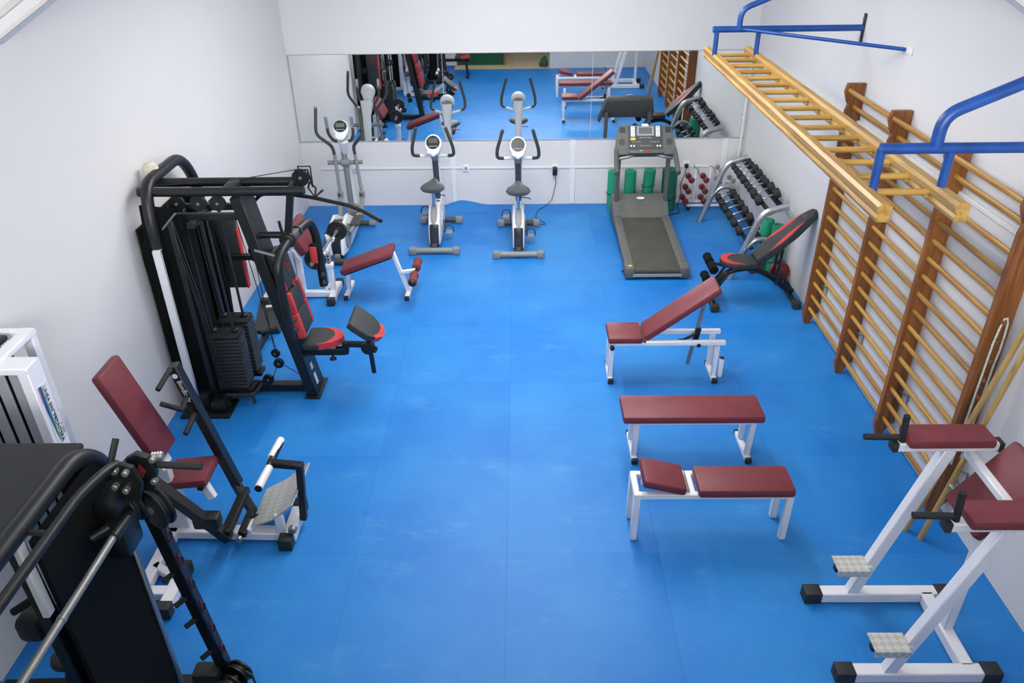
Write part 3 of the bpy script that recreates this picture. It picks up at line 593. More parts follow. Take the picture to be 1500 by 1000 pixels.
cu_ = V((0, 0.62, 0.785)).normalized(); co = V((1.44, 9.03, 1.055)); cn = V((1, 0, 0)).cross(cu_)
cp = part(t, 'console', MB().prism([(-0.35, -0.17), (0.35, -0.17), (0.345, -0.05), (0.325, 0.10), (0.31, 0.175), (0.28, 0.195), (-0.28, 0.195), (-0.31, 0.175), (-0.325, 0.10), (-0.345, -0.05)], co, (1, 0, 0), cu_, 0.09, 0.02), 'mid_grey')
def onc(a, b_, h=0.046): return co+V((1, 0, 0))*a+cu_*b_+cn*h
def crect(nm, a, b_, w_, h_, mt, hh=0.046, par=None): return part(par or cp, nm, MB().box(onc(a, b_, hh), (w_, h_, 0.006), (V((1, 0, 0)), cu_, cn)), mt)
fc = crect('control_panel', 0, 0.035, 0.40, 0.28, 'dark_grey')
crect('display_frame', 0, 0.115, 0.20, 0.115, 'panel_grey', 0.049); crect('display', 0, 0.118, 0.15, 0.075, 'screen', 0.052)
for s in (-1, 1):
    crect('button_column', s*0.145, 0.11, 0.048, 0.125, 'plastic_white', 0.049)
    for k in range(4): crect('button', s*0.145, 0.155-0.03*k, 0.034, 0.006, 'panel_grey', 0.0525)
    crect('vent', s*0.265, 0.13, 0.065, 0.065, 'dark_grey')
    for k in range(4): crect('vent_slat', s*0.265-0.024+0.016*k, 0.13, 0.006, 0.06, 'black', 0.049)
    part(cp, 'speaker', MB().prism(ring(0.038, 0.038, 20), onc(s*0.275, -0.015), (1, 0, 0), cu_, 0.006), 'dark_grey')
    for k in range(3): crect('button', s*(0.07+0.035*k), -0.018, 0.025, 0.008, 'panel_grey', 0.049)
    for k in range(2): part(cp, 'round_button', MB().prism(ring(0.011, 0.011, 12), onc(s*(0.135+0.033*k), -0.066, 0.05), (1, 0, 0), cu_, 0.005), 'plastic_white')
crect('button_strip', 0, 0.032, 0.15, 0.022, 'mid_grey', 0.049); crect('small_display', 0, -0.066, 0.14, 0.026, 'screen', 0.05)
for k in range(6): crect('button', -0.06+0.024*k, 0.032, 0.014, 0.01, 'panel_grey', 0.0525)
crect('label_sticker', -0.145, 0.018, 0.055, 0.03, 'yellow', 0.05)
part(cp, 'badge', MB().prism(ring(0.042, 0.018), onc(0, 0.187, 0.046), (1, 0, 0), cu_, 0.008), 'plastic_white')
sb_ = part(t, 'safety_shelf', MB().rbox(onc(0, -0.15, 0.06), (0.40, 0.04, 0.06), 0.01, (V((1, 0, 0)), cu_, cn)), 'mid_grey')
for k, mt in enumerate(('green_button', 'red_button', 'red_button')): part(sb_, 'stop_button', MB().box(onc(-0.06+0.05*k, -0.142, 0.092), (0.032, 0.016, 0.006), (V((1, 0, 0)), cu_, cn)), mt)
for s in (-1, 1):
    part(t, 'handle', MB().tube([(1.44+s*0.335, 8.97, 0.99), (1.44+s*0.345, 8.85, 0.92), (1.44+s*0.35, 8.66, 0.80)], 0.034, 12, 0.08, flat=(0.8, 1.15)), 'mid_grey')
    part(t, 'pulse_grip', MB().tube([(1.44+s*0.31, 8.90, 0.90), (1.44+s*0.20, 8.87, 0.93), (1.44+s*0.12, 8.93, 0.94)], 0.017, 10), 'steel_dull')

# ================================================================== exercise bikes
def bike(label, loc):
    t = thing('exercise_bike', label, 'exercise bike', (0, 0, 0), 'white exercise bikes facing the mirror')
    for y, hw, nm in ((-0.475, 0.285, 'rear_stabilizer'), (0.475, 0.255, 'front_stabilizer')):
        o = part(t, nm, MB().cyl((-hw+0.06, y, 0.045), (hw-0.06, y, 0.045), 0.034, 14), 'grey_plastic' if y < 0 else 'dark_grey')
        for s in (-1, 1): part(o, 'end_cap', MB().rbox((s*(hw-0.035), y, 0.043), (0.09, 0.085, 0.084), 0.02), 'grey_plastic')
    part(t, 'frame_beam', MB().rbar((0, -0.47, 0.085), (0, 0.47, 0.075), 0.06, 0.04), 'dark_grey')
    shell = [(-0.385, 0.075), (-0.385, 0.20), (-0.335, 0.35), (-0.24, 0.455), (-0.15, 0.495), (-0.05, 0.48), (0.08, 0.42), (0.22, 0.375), (0.32, 0.30), (0.34, 0.20), (0.28, 0.11), (0.1, 0.075), (-0.2, 0.075)]
    o = part(t, 'body_shell', MB().prism(shell, (0, 0, 0), (0, 1, 0), (0, 0, 1), 0.135, 0.025), 'plastic_white')
    part(o, 'flywheel_cover', MB().prism([(-0.402, 0.06), (-0.402, 0.20), (-0.365, 0.315), (-0.30, 0.315), (-0.30, 0.06)], (0, 0, 0), (0, 1, 0), (0, 0, 1), 0.105, 0.012), 'screen_dark')
    part(o, 'top_cover', MB().loft([((0, -0.365, 0.325), (0.01, 0, 0), (0, 0.01, 0.005)), ((0, -0.34, 0.365), (0.036, 0, 0), (0, 0.012, 0.01)), ((0, -0.28, 0.43), (0.042, 0, 0), (0, 0.015, 0.015)), ((0, -0.22, 0.485), (0.034, 0, 0), (0, 0.01, 0.016)), ((0, -0.19, 0.497), (0.015, 0, 0), (0, 0.004, 0.008))], 14), 'grey_plastic')
    for s in (-1, 1): part(o, 'crank_disc', MB().disc((s*0.07, -0.03, 0.25), (1, 0, 0), 0.10, 0.012, 24), 'plastic_white')
    part(t, 'seat_post', MB().tube([(0, -0.215, 0.44), (0, -0.235, 0.67)], 0.018, 10), 'chrome')
    part(t, 'saddle', MB().loft([((0, -0.335, 0.715), (0.05, 0, 0), (0, 0, 0.02)), ((0, -0.325, 0.715), (0.12, 0, 0), (0, 0, 0.038)), ((0, -0.27, 0.718), (0.14, 0, 0), (0, 0, 0.048)), ((0, -0.20, 0.72), (0.125, 0, 0), (0, 0, 0.046)), ((0, -0.12, 0.722), (0.07, 0, 0), (0, 0, 0.04)), ((0, -0.04, 0.727), (0.04, 0, 0), (0, 0, 0.032)), ((0, 0.0, 0.727), (0.028, 0, 0), (0, 0, 0.022)), ((0, 0.015, 0.725), (0.01, 0, 0), (0, 0, 0.01))], 18), 'saddle')
    part(t, 'saddle_lever', MB().tube([(0, -0.23, 0.64), (0.12, -0.25, 0.63), (0.14, -0.26, 0.62)], 0.007, 6), 'blue_paint')
    part(t, 'column', MB().tube([(0, 0.27, 0.32), (0, 0.17, 0.98)], 0.034, 12), 'dark_grey')
    part(t, 'column_sleeve', MB().tube([(0, 0.295, 0.28), (0, 0.265, 0.42)], 0.045, 12), 'plastic_white')
    part(t, 'column_cover', MB().loft([((0, 0.335, 0.30), (0.05, 0, 0), (0, 0.03, 0.0)), ((0, 0.285, 0.62), (0.042, 0, 0), (0, 0.025, 0)), ((0, 0.245, 0.88), (0.048, 0, 0), (0, 0.028, 0)), ((0, 0.22, 1.02), (0.065, 0, 0), (0, 0.035, 0)), ((0, 0.20, 1.10), (0.072, 0, 0), (0, 0.04, 0))], 14), 'plastic_white')
    cu = V((0, 0.5, 0.866)); n_ = V((1, 0, 0)).cross(cu); c0 = V((0, 0.11, 1.105))
    egg = [(0.10*math.cos(a)*(1 if math.sin(a) > 0 else 1-0.35*math.sin(a)**2), 0.115*math.sin(a)*(1 if math.sin(a) > 0 else 1.25)) for a in [2*PI*k/28 for k in range(28)]]
    cp = part(t, 'console', MB().prism(egg, c0, (1, 0, 0), cu, 0.08, 0.025), 'plastic_white')
    part(cp, 'console_back', MB().loft([(c0-n_*0.03-cu*0.02, (0.085, 0, 0), cu*0.10), (c0-n_*0.09-cu*0.05, (0.06, 0, 0), cu*0.08), (c0-n_*0.13-cu*0.12, (0.04, 0, 0), cu*0.04)], 16), 'grey_plastic')
    part(cp, 'face', MB().prism(ring(0.078, 0.078, 28), c0+n_*0.039+cu*0.015, (1, 0, 0), cu, 0.008), 'screen_dark')
    part(cp, 'display', MB().box(c0+n_*0.044+cu*0.035, (0.105, 0.055, 0.004), (V((1, 0, 0)), cu, n_)), 'dark_grey')
    for k in range(5): part(cp, 'button', MB().box(c0+n_*0.044+cu*(-0.03)+V((-0.04+0.02*k, 0, 0)), (0.011, 0.011, 0.005), (V((1, 0, 0)), cu, n_)), 'panel_grey')
    part(t, 'neck', MB().tube([(0, 0.18, 0.94), (0, 0.14, 1.05)], [0.042, 0.05], 12), 'plastic_white')
    part(t, 'handlebar', MB().tube([(-0.19, 0.08, 0.985), (-0.06, 0.15, 0.965), (0.06, 0.15, 0.965), (0.19, 0.08, 0.985)], 0.0165, 10, 0.05), 'plastic_white')
    for s in (-1, 1):
        part(t, 'grip', MB().tube([(s*0.17, 0.09, 0.982), (s*0.235, 0.04, 1.0), (s*0.235, 0.0, 1.10), (s*0.165, -0.06, 1.345)], 0.0195, 10, 0.06), 'dark_grey')
    for s, zc, yc in ((-1, 0.31, 0.06), (1, 0.13, -0.09)):
        part(t, 'crank', MB().rbar((s*0.085, -0.03, 0.25), (s*0.095, yc, zc-0.02), 0.016, 0.026), 'dark_grey')
        pd = part(t, 'pedal', MB().rbox((s*0.145, yc, zc-0.02), (0.085, 0.10, 0.028), 0.01), 'grey_plastic')
        part(pd, 'strap', MB().tube([(s*0.145-0.05, yc+0.01, zc-0.02), (s*0.145-0.045, yc+0.03, zc+0.04), (s*0.145, yc+0.035, zc+0.06), (s*0.145+0.045, yc+0.03, zc+0.04), (s*0.145+0.05, yc+0.01, zc-0.02)], 0.007, 6, 0.02), 'black')
    t.location = loc; return t
b1 = bike('white exercise bike next to the elliptical trainer', (-1.01, 8.735, 0))
b2 = dup(b1); b2['label'] = 'white exercise bike in the middle of the row, left of the treadmill'; b2.location = (-0.04, 8.61, 0)

# ================================================================== elliptical trainer
t = thing('elliptical_trainer', 'white and grey elliptical trainer in the far left corner', 'elliptical trainer', (-2.07, 8.6, 0))
X0 = -2.07
for y, hw, nm in ((9.12, 0.24, 'front_stabilizer'), (7.98, 0.21, 'rear_stabilizer')):
    o = part(t, nm, MB().cyl((X0-hw+0.05, y, 0.045), (X0+hw-0.05, y, 0.045), 0.034, 14), 'dark_grey')
    for s in (-1, 1): part(o, 'end_cap', MB().lathe((X0+s*(hw-0.07), y, 0.045), (s, 0, 0), [(0, .036), (.06, .042), (.075, .03)], 14), 'grey_plastic')
part(t, 'frame_beam', MB().rbar((X0, 7.98, 0.10), (X0, 9.12, 0.10), 0.06, 0.05), 'grey_plastic')
shell = [(7.98, 0.12), (7.99, 0.24), (8.06, 0.36), (8.18, 0.43), (8.36, 0.45), (8.50, 0.40), (8.66, 0.30), (8.86, 0.24), (9.02, 0.22), (9.04, 0.12), (8.6, 0.085), (8.2, 0.07)]
for s in (-1, 1):
    part(t, 'side_shell', MB().prism(shell, (X0+s*0.068, 0, 0), (0, 1, 0), (0, 0, 1), 0.035, 0.01), 'plastic_white')
    part(t, 'shell_slot', MB().prism([(8.22, 0.14), (8.20, 0.22), (8.28, 0.32), (8.40, 0.33), (8.44, 0.24), (8.38, 0.14)], (X0+s*0.082, 0, 0), (0, 1, 0), (0, 0, 1), 0.012, 0.003), 'dark_grey')
part(t, 'flywheel', MB().disc((X0, 8.20, 0.235), (1, 0, 0), 0.215, 0.10, 36), 'screen_dark')
part(t, 'crank_wheel', MB().disc((X0, 8.24, 0.25), (1, 0, 0), 0.14, 0.20, 28), 'grey_plastic')
part(t, 'column', MB().tube([(X0-0.02, 9.09, 0.15), (X0-0.02, 9.02, 1.02)], 0.034, 12), 'grey_plastic')
part(t, 'column_cover', MB().loft([((X0-0.02, 9.155, 0.20), (0.06, 0, 0), (0, 0.03, 0.0)), ((X0-0.02, 9.11, 0.70), (0.048, 0, 0), (0, 0.025, 0)), ((X0-0.015, 9.08, 1.02), (0.06, 0, 0), (0, 0.03, 0)), ((X0-0.01, 9.05, 1.18), (0.08, 0, 0), (0, 0.04, 0))], 14), 'plastic_white')
part(t, 'column_foot', MB().rbox((X0-0.01, 9.08, 0.22), (0.14, 0.14, 0.16), 0.03), 'grey_plastic')
part(t, 'cross_bar', MB().cyl((X0-0.225, 9.02, 0.85), (X0+0.185, 9.02, 0.855), 0.026, 12), 'grey_plastic')
part(t, 'cross_sleeve', MB().lathe((X0-0.07, 9.02, 0.852), (1, 0, 0), [(0, .03), (.01, .045), (.09, .045), (.10, .03)], 14), 'grey_plastic')
part(t, 'mast', MB().tube([(X0-0.01, 9.03, 0.98), (X0+0.0, 8.98, 1.06), (X0+0.005, 8.95, 1.14)], [0.042, 0.05, 0.07], 14), 'plastic_white')
cu = V((0, 0.4, 0.916)); n_ = V((1, 0, 0)).cross(cu); c0 = V((X0+0.005, 8.92, 1.275))
egg = [(0.095*math.cos(a)*(1 if math.sin(a) > 0 else 1-0.45*math.sin(a)**2), 0.10*math.sin(a)*(1 if math.sin(a) > 0 else 1.4)) for a in [2*PI*k/28 for k in range(28)]]
cp = part(t, 'console', MB().prism(egg, c0, (1, 0, 0), cu, 0.09, 0.025), 'plastic_white')
part(cp, 'console_back', MB().loft([(c0-n_*0.03-cu*0.02, (0.085, 0, 0), cu*0.09), (c0-n_*0.10-cu*0.05, (0.06, 0, 0), cu*0.08), (c0-n_*0.13-cu*0.12, (0.04, 0, 0), cu*0.04)], 16), 'plastic_white')
part(cp, 'face', MB().prism([(0.075*math.cos(2*PI*k/26), 0.07*math.sin(2*PI*k/26)*(1 if k < 13 else 0.9)) for k in range(26)], c0+n_*0.044+cu*0.02, (1, 0, 0), cu, 0.008), 'screen_dark')
part(cp, 'display', MB().box(c0+n_*0.049+cu*0.035, (0.10, 0.042, 0.004), (V((1, 0, 0)), cu, n_)), 'screen')
for k in range(5): part(cp, 'button', MB().box(c0+n_*0.049-cu*0.015+V((-0.04+0.02*k, 0, 0)), (0.011, 0.011, 0.005), (V((1, 0, 0)), cu, n_)), 'panel_grey')
for s in (-1, 1):
    cx = X0+0.0
    part(t, 'fixed_handle', MB().tube([(cx+s*0.03, 8.97, 1.12), (cx+s*0.10, 8.94, 1.13), (cx+s*0.145, 8.90, 1.22), (cx+s*0.145, 8.86, 1.42)], 0.018, 10, 0.05), 'dark_grey')
    part(t, 'pulse_sensor', MB().tube([(cx+s*0.145, 8.88, 1.30), (cx+s*0.145, 8.86, 1.425)], 0.0205, 10), 'silver')
    xt, xb, xw, xd = (-2.315, -2.355, -2.205, -2.172) if s < 0 else (-1.83, -1.812, -1.962, -1.912)
    part(t, 'arm_grip', MB().tube([(xt, 8.88, 1.53), (xb, 8.88, 1.225), (xw, 8.97, 1.06), (xw+0.005, 9.0, 0.95)], 0.019, 10, 0.07), 'dark_grey')
    part(t, 'arm_cap', MB().lathe((xt, 8.88, 1.52), (0, 0, 1), [(0, .021), (.012, .021), (.02, .012)], 10), 'grey_plastic')
    part(t, 'swing_arm', MB().tube([(xw+0.004, 9.0, 0.97), (xd, 8.93, 0.50)], 0.02, 10), 'grey_plastic')
    part(t, 'arm_joint', MB().rbox((xd, 8.92, 0.49), (0.065, 0.07, 0.09), 0.018), 'grey_plastic')
    part(t, 'arm_bolt', MB().disc((xd, 8.875, 0.505), (0, 1, 0), 0.02, 0.02, 12, 0.004), 'dark_grey')
    part(t, 'pedal_link', MB().rbar((xd, 8.92, 0.47), (xd+s*0.0, 8.72, 0.22+0.05*s), 0.05, 0.05, 0.01), 'grey_plastic')
    part(t, 'pedal_bar', MB().rbar((xd, 8.74, 0.22+0.05*s), (X0+s*0.13, 8.20, 0.26+0.05*s), 0.04, 0.045, 0.01), 'grey_plastic')
    part(t, 'foot_pedal', MB().rbox((X0+s*0.15, 8.50, 0.275+0.05*s), (0.11, 0.30, 0.035), 0.014), 'dark_grey')

# ================================================================== preacher curl stand, barbell and low bench
t = thing('preacher_curl_stand', 'white preacher curl stand with burgundy arm pad behind the black multi-gym', 'curl bench', (-2.25, 7.2, 0))
part(t, 'beam', MB().rbar((-2.62, 7.2, 0.045), (-1.95, 7.2, 0.045), 0.065, 0.06), 'white')
for x in (-2.62, -1.945):
    part(t, 'foot_bar', MB().rbar((x, 7.04, 0.04), (x, 7.44, 0.04), 0.07, 0.065), 'white'); caps(t, [(x, 7.02, 0.041), (x, 7.46, 0.041)], (0.078, 0.07, 0.075))
for x in (-2.335, -2.265): part(t, 'post', MB().rbar((x, 7.2, 0.06), (x+0.005, 7.2, 0.52), 0.055, 0.06, hint=(0, 1, 0)), 'white')
a = R(62); ax = (V((math.cos(a), 0, -math.sin(a))), V((0, 1, 0)), V((math.sin(a), 0, math.cos(a))))
part(t, 'arm_pad', MB().rbox((-2.225, 7.30, 0.66), (0.29, 0.48, 0.085), 0.02, ax), 'bordeaux')
part(t, 'pad_frame', MB().rbar((-2.31, 7.08, 0.70), (-2.31, 7.60, 0.70), 0.03, 0.05).rbar((-2.30, 7.2, 0.50), (-2.30, 7.2, 0.70), 0.05, 0.04, hint=(0, 1, 0)).rbar((-2.27, 7.08, 0.60), (-2.20, 7.08, 0.47), 0.03, 0.03), 'white')
for z in (0.46, 0.40): part(t, 'adjust_knob', MB().lathe((-2.36, 7.16, z), (0, -1, 0), [(0, .008), (.03, .008), (.035, .016), (.055, .016), (.06, .008)], 10), 'black')
part(t, 'cradle_post', MB().rbar((-1.96, 7.23, 0.06), (-1.965, 7.23, 0.36), 0.055, 0.055, hint=(0, 1, 0)).rbar((-2.04, 7.2, 0.07), (-1.965, 7.22, 0.17), 0.03, 0.03), 'white')
part(t, 'inner_post', MB().rbar((-1.965, 7.23, 0.34), (-1.965, 7.23, 0.52), 0.042, 0.042, hint=(0, 1, 0)), 'panel_grey')
for k in range(4): part(t, 'pin_hole', MB().disc((-1.965, 7.207, 0.38+0.037*k), (0, 1, 0), 0.009, 0.004, 10, 0.001), 'black')
part(t, 'collar', MB().rbox((-1.963, 7.23, 0.35), (0.075, 0.075, 0.05), 0.008), 'white')
part(t, 'cradle', MB().rbar((-1.965, 7.06, 0.54), (-1.965, 7.40, 0.54), 0.035, 0.035).rbar((-1.985, 7.08, 0.54), (-2.0, 7.08, 0.62), 0.025, 0.025).rbar((-1.985, 7.38, 0.54), (-2.0, 7.38, 0.62), 0.025, 0.025).rbar((-1.94, 7.08, 0.54), (-1.92, 7.08, 0.59), 0.02, 0.025).rbar((-1.94, 7.38, 0.54), (-1.92, 7.38, 0.59), 0.02, 0.025), 'white')
t = thing('barbell', 'short steel barbell with two black plates resting on the white curl stand', 'barbell', (-1.96, 7.22, 0.585))
part(t, 'bar', MB().tube([(-2.0, 6.70, 0.585), (-1.99, 6.95, 0.585), (-1.98, 7.03, 0.575), (-1.955, 7.12, 0.585), (-1.955, 7.32, 0.585), (-1.935, 7.42, 0.575), (-1.93, 7.5, 0.585), (-1.92, 7.74, 0.585)], 0.013, 10, 0.04), 'steel_dull')
for y, x in ((6.85, -1.995), (7.57, -1.927)):
    part(t, 'weight_plate', MB().lathe((x, y-0.018, 0.585), (0.08, 1, 0), [(0, .03), (0, .04), (.005, .045), (.005, .085), (0, .09), (.002, .103), (.034, .103), (.036, .09), (.031, .085), (.031, .045), (.036, .04), (.036, .03)], 28), 'iron')
    part(t, 'sleeve', MB().tube([(x-0.008, y-0.13, 0.585), (x+0.004, y+0.05, 0.585)] if y < 7 else [(x-0.004, y-0.05, 0.585), (x+0.012, y+0.14, 0.585)], 0.02, 10), 'steel_dull')

t = thing('low_curl_bench', 'low burgundy sloping bench with foam rollers on white legs', 'bench', (-1.5, 7.2, 0))
a = math.atan2(0.20, 0.53); ax = (V((math.cos(a), 0, math.sin(a))), V((0, 1, 0)), V((-math.sin(a), 0, math.cos(a))))
pd = part(t, 'pad', MB().rbox((-1.555, 7.185, 0.435), (0.565, 0.285, 0.06), 0.016, ax), 'bordeaux')
part(pd, 'underside', MB().box(V((-1.555, 7.185, 0.435))-ax[2]*0.034, (0.52, 0.25, 0.012), ax), 'black_soft')
part(t, 'rail', MB().rbar((-1.80, 7.185, 0.31), (-1.285, 7.185, 0.50), 0.04, 0.035), 'white')
part(t, 'leg', MB().rbar((-1.775, 7.2, 0.33), (-1.815, 7.3, 0.04), 0.042, 0.042, hint=(0, 1, 0)), 'white')
part(t, 'foot_bar', MB().rbar((-1.815, 7.13, 0.024), (-1.815, 7.50, 0.024), 0.048, 0.046), 'white'); caps(t, [(-1.815, 7.125, 0.025)], (0.05, 0.025, 0.048))
part(t, 'leg', MB().rbar((-1.30, 7.19, 0.50), (-1.185, 7.25, 0.04), 0.042, 0.042, hint=(0, 1, 0)), 'white')
part(t, 'foot_bar', MB().rbar((-1.185, 7.11, 0.024), (-1.185, 7.39, 0.024), 0.048, 0.046), 'white'); caps(t, [(-1.185, 7.105, 0.025)], (0.05, 0.025, 0.048))
part(t, 'roller_arm', MB().rbar((-1.245, 7.21, 0.27), (-1.085, 7.20, 0.30), 0.035, 0.035), 'white')
part(t, 'roller_bar', MB().cyl((-1.085, 6.90, 0.30), (-1.085, 7.46, 0.30), 0.014, 10), 'black')
for y in (6.90, 7.24): part(t, 'foam_roller', MB().lathe((-1.085, y, 0.30), (0, 1, 0), [(0, .03), (.008, .045), (.04, .047), (.07, .040), (.12, .040), (.17, .047), (.19, .045), (.2, .03)], 16), 'foam_red')
part(t, 'roller_cap', MB().lathe((-1.085, 6.90, 0.30), (0, -1, 0), [(0, .032), (.01, .036), (.02, .03), (.03, .015)], 12), 'black')

# ================================================================== shared gym pieces
def pulley(parent, c, ax, r, th=0.028):
    c = V(c); ax = V(ax).normalized()
    o = part(parent, 'pulley', MB().lathe(c-ax*th/2, ax, [(0, r*0.3), (0, r), (th*0.2, r), (th*0.42, r*0.84), (th*0.58, r*0.84), (th*0.8, r), (th, r), (th, r*0.3)], 22), 'black')
    part(o, 'pulley_bolt', MB().disc(c, ax, r*0.2, th+0.016, 8, 0.002), 'steel_dull'); return o
def emblem(parent, o, ux, uy, s):
    """red diamond outline with a three-armed mark inside, as on the pads"""
    o, ux, uy = V(o), V(ux), V(uy)
    k = [(0, 1.35), (0.75, 0), (0, -1.35), (-0.75, 0)]; mb = MB(); n = ux.cross(uy).normalized()
    for i in range(4):
        p0 = o+ux*k[i][0]*s+uy*k[i][1]*s; p1 = o+ux*k[(i+1) % 4][0]*s+uy*k[(i+1) % 4][1]*s; mb.bar(p0, p1, s*0.1, 0.003, n)
    for an in (90, 200, -20):
        d = V((math.cos(R(an)), math.sin(R(an)))); q = V((-d.y, d.x))
        pts = [q*0.14, d*0.62, -q*0.14]; mb.prism([(p.x*s, p.y*s-0.05*s) for p in pts][::-1], o, ux, uy, 0.003)
    return part(parent, 'emblem', mb, 'logo_red')

# ================================================================== black multi-gym on the left wall
t = thing('multi_gym', 'tall black multi-gym with red trimmed backrest and weight stacks', 'multi-gym', (-2.2, 5.5, 0))
def mu(z, dx=0.0): return -1.757-0.179*z+dx
part(t, 'base_beam', MB().rbar((-2.72, 5.48, 0.045), (-1.72, 5.48, 0.045), 0.07, 0.07), 'black')
part(t, 'base_plate', MB().rbox((-1.755, 5.495, 0.008), (0.13, 0.31, 0.016), 0.003), 'black')
up_ = part(t, 'main_upright', MB().rbar((mu(0.01), 5.495, 0.01), (mu(1.76), 5.475, 1.76), 0.255, 0.085, 0.008, hint=(1, 0, 0.18)), 'black')
for z, w_ in ((0.13, 0.05), (0.25, 0.028)): part(up_, 'label_plate', MB().box((mu(z)+0.044, 5.47, z), (0.004, 0.045, w_*2), (V((1, 0, -.18)), V((0, 1, 0)), V((-0.18, 0, 1)).normalized())), 'plastic_white')
for z in (1.25, 1.35, 1.5, 1.6): part(up_, 'bolt', MB().disc((mu(z, 0.02), 5.362, z), (0, 1, 0), 0.009, 0.012, 8, 0.002), 'steel_dull')
part(t, 'top_tube', MB().tube([(-2.755, 5.35, 1.805), (-1.56, 5.35, 1.805)], 0.034, 12), 'black')
part(t, 'top_tube', MB().tube([(-2.755, 5.56, 1.805), (-1.68, 5.56, 1.805)], 0.034, 12), 'black')
part(t, 'tube_clamp', MB().rbox((-2.11, 5.455, 1.81), (0.09, 0.24, 0.05), 0.01), 'black')
part(t, 'tube_clamp', MB().rbox((-1.66, 5.455, 1.81), (0.05, 0.24, 0.05), 0.01), 'black')
pulley(t, (-1.60, 5.45, 1.87), (0, 1, 0), 0.062)
part(t, 'pulley_cage', MB().tube([(-1.62, 5.41, 1.80), (-1.62, 5.41, 1.94), (-1.53, 5.41, 1.94), (-1.52, 5.45, 1.80)], 0.007, 6).tube([(-1.62, 5.49, 1.80), (-1.62, 5.49, 1.94), (-1.53, 5.49, 1.94), (-1.52, 5.45, 1.80)], 0.007, 6), 'black')
part(t, 'bar_hook', MB().tube([(-1.54, 5.45, 1.84), (-1.555, 5.45, 1.79), (-1.515, 5.45, 1.72), (-1.475, 5.45, 1.755), (-1.45, 5.45, 1.775)], 0.008, 6).tube([(-1.54, 5.45, 1.84), (-1.50, 5.45, 1.79), (-1.515, 5.45, 1.72)], 0.008, 6), 'iron')
part(t, 'lat_bar', MB().tube([(-2.06, 5.72, 1.60), (-2.0, 5.70, 1.655), (-1.85, 5.62, 1.70), (-1.54, 5.46, 1.715), (-1.24, 5.28, 1.72), (-1.10, 5.17, 1.71), (-0.975, 5.06, 1.685)], 0.0145, 10, 0.05), 'black')
part(t, 'cable', MB().tube([(-2.75, 5.5, 1.80), (-2.1, 5.46, 1.85), (-1.62, 5.45, 1.93)], 0.0035, 5), 'iron')
part(t, 'hanger', MB().rbar((-1.685, 5.45, 1.79), (-1.765, 5.45, 1.40), 0.05, 0.05, hint=(0, 1, 0)), 'black')
part(t, 'pivot_tube', MB().cyl((mu(1.44), 5.45, 1.43), (-1.76, 5.45, 1.425), 0.026, 12), 'black')
part(t, 'pivot_bracket', MB().prism(ring(0.06, 0.06, 20), (-1.76, 5.45, 1.40), (1, 0, 0), (0, 0, 1), 0.10).cyl((-1.80, 5.44, 1.45), (-1.81, 5.44, 1.54), 0.012, 8), 'black')
# press arm: one bent tube with two hanging handles
part(t, 'press_arm', MB().tube([(-1.785, 5.19, 0.66), (-1.80, 5.19, 1.02), (-1.80, 5.21, 1.33), (-1.745, 5.45, 1.41), (-1.665, 5.72, 1.435), (-1.64, 5.76, 1.30), (-1.635, 5.76, 0.85)], 0.036, 12, 0.12), 'black')
part(t, 'arm_sleeve', MB().cyl((-1.752, 5.40, 1.40), (-1.727, 5.51, 1.417), 0.042, 14).cyl((-1.717, 5.545, 1.42), (-1.714, 5.555, 1.421), 0.044, 14), 'dark_grey')
for (x, y, z) in ((-1.635, 5.76, 0.90), (-1.635, 5.76, 0.97), (-1.79, 5.19, 0.72), (-1.79, 5.19, 0.80)):
    part(t, 'handle_peg', MB().tube([(x, y, z), (x+0.03, y-0.09 if y > 5.4 else y+0.09, z-0.005)], 0.016, 10), 'rubber')
part(t, 'foam_grip', MB().rbox((-1.655, 5.71, 1.16), (0.085, 0.075, 0.17), 0.03), 'black_soft'); part(t, 'red_grip_pad', MB().rbox((-1.655, 5.668, 1.16), (0.055, 0.014, 0.14), 0.006), 'pad_red')
part(t, 'arm_rod', MB().cyl((mu(1.33), 5.34, 1.35), (-1.80, 5.30, 1.31), 0.011, 8), 'steel_dull')
# backrest in three sections with red sides
sl = V((-0.176, 0, 1)).normalized(); nx = V((sl.z, 0, -sl.x)); yx = V((0, 1, 0))
def bp(z, off): return V((mu(z), 5.475, z))+nx*off
bk = part(t, 'backrest', MB().rbox(bp(1.13, 0.115), (0.245, 0.30, 0.06), 0.02, (yx, sl, nx)), 'pad_black')
emblem(bk, bp(1.15, 0.147), (0, 1, 0), sl, 0.055)
part(bk, 'round_mark', MB().prism(ring(0.022, 0.028, 16), bp(0.99, 0.147), (0, 1, 0), sl, 0.003), 'logo_red')
for z, h in ((0.88, 0.17), (0.68, 0.21)):
    part(t, 'backrest_section', MB().rbox(bp(z, 0.12), (0.235, h, 0.055), 0.02, (yx, sl, nx)), 'pad_black')
    for s in (-1, 1): part(t, 'red_side', MB().rbox(bp(z, 0.115)+yx*s*0.13, (0.05, h+0.015, 0.07), 0.02, (yx, sl, nx)), 'pad_red')
for s in (-1, 1): part(t, 'red_side', MB().rbox(bp(1.06, 0.11)+yx*s*0.125, (0.022, 0.16, 0.05), 0.008, (yx, sl, nx)), 'pad_red')
part(t, 'backrest_plate', MB().rbar(bp(0.55, 0.07), bp(1.27, 0.07), 0.22, 0.035, hint=tuple(nx)), 'black')
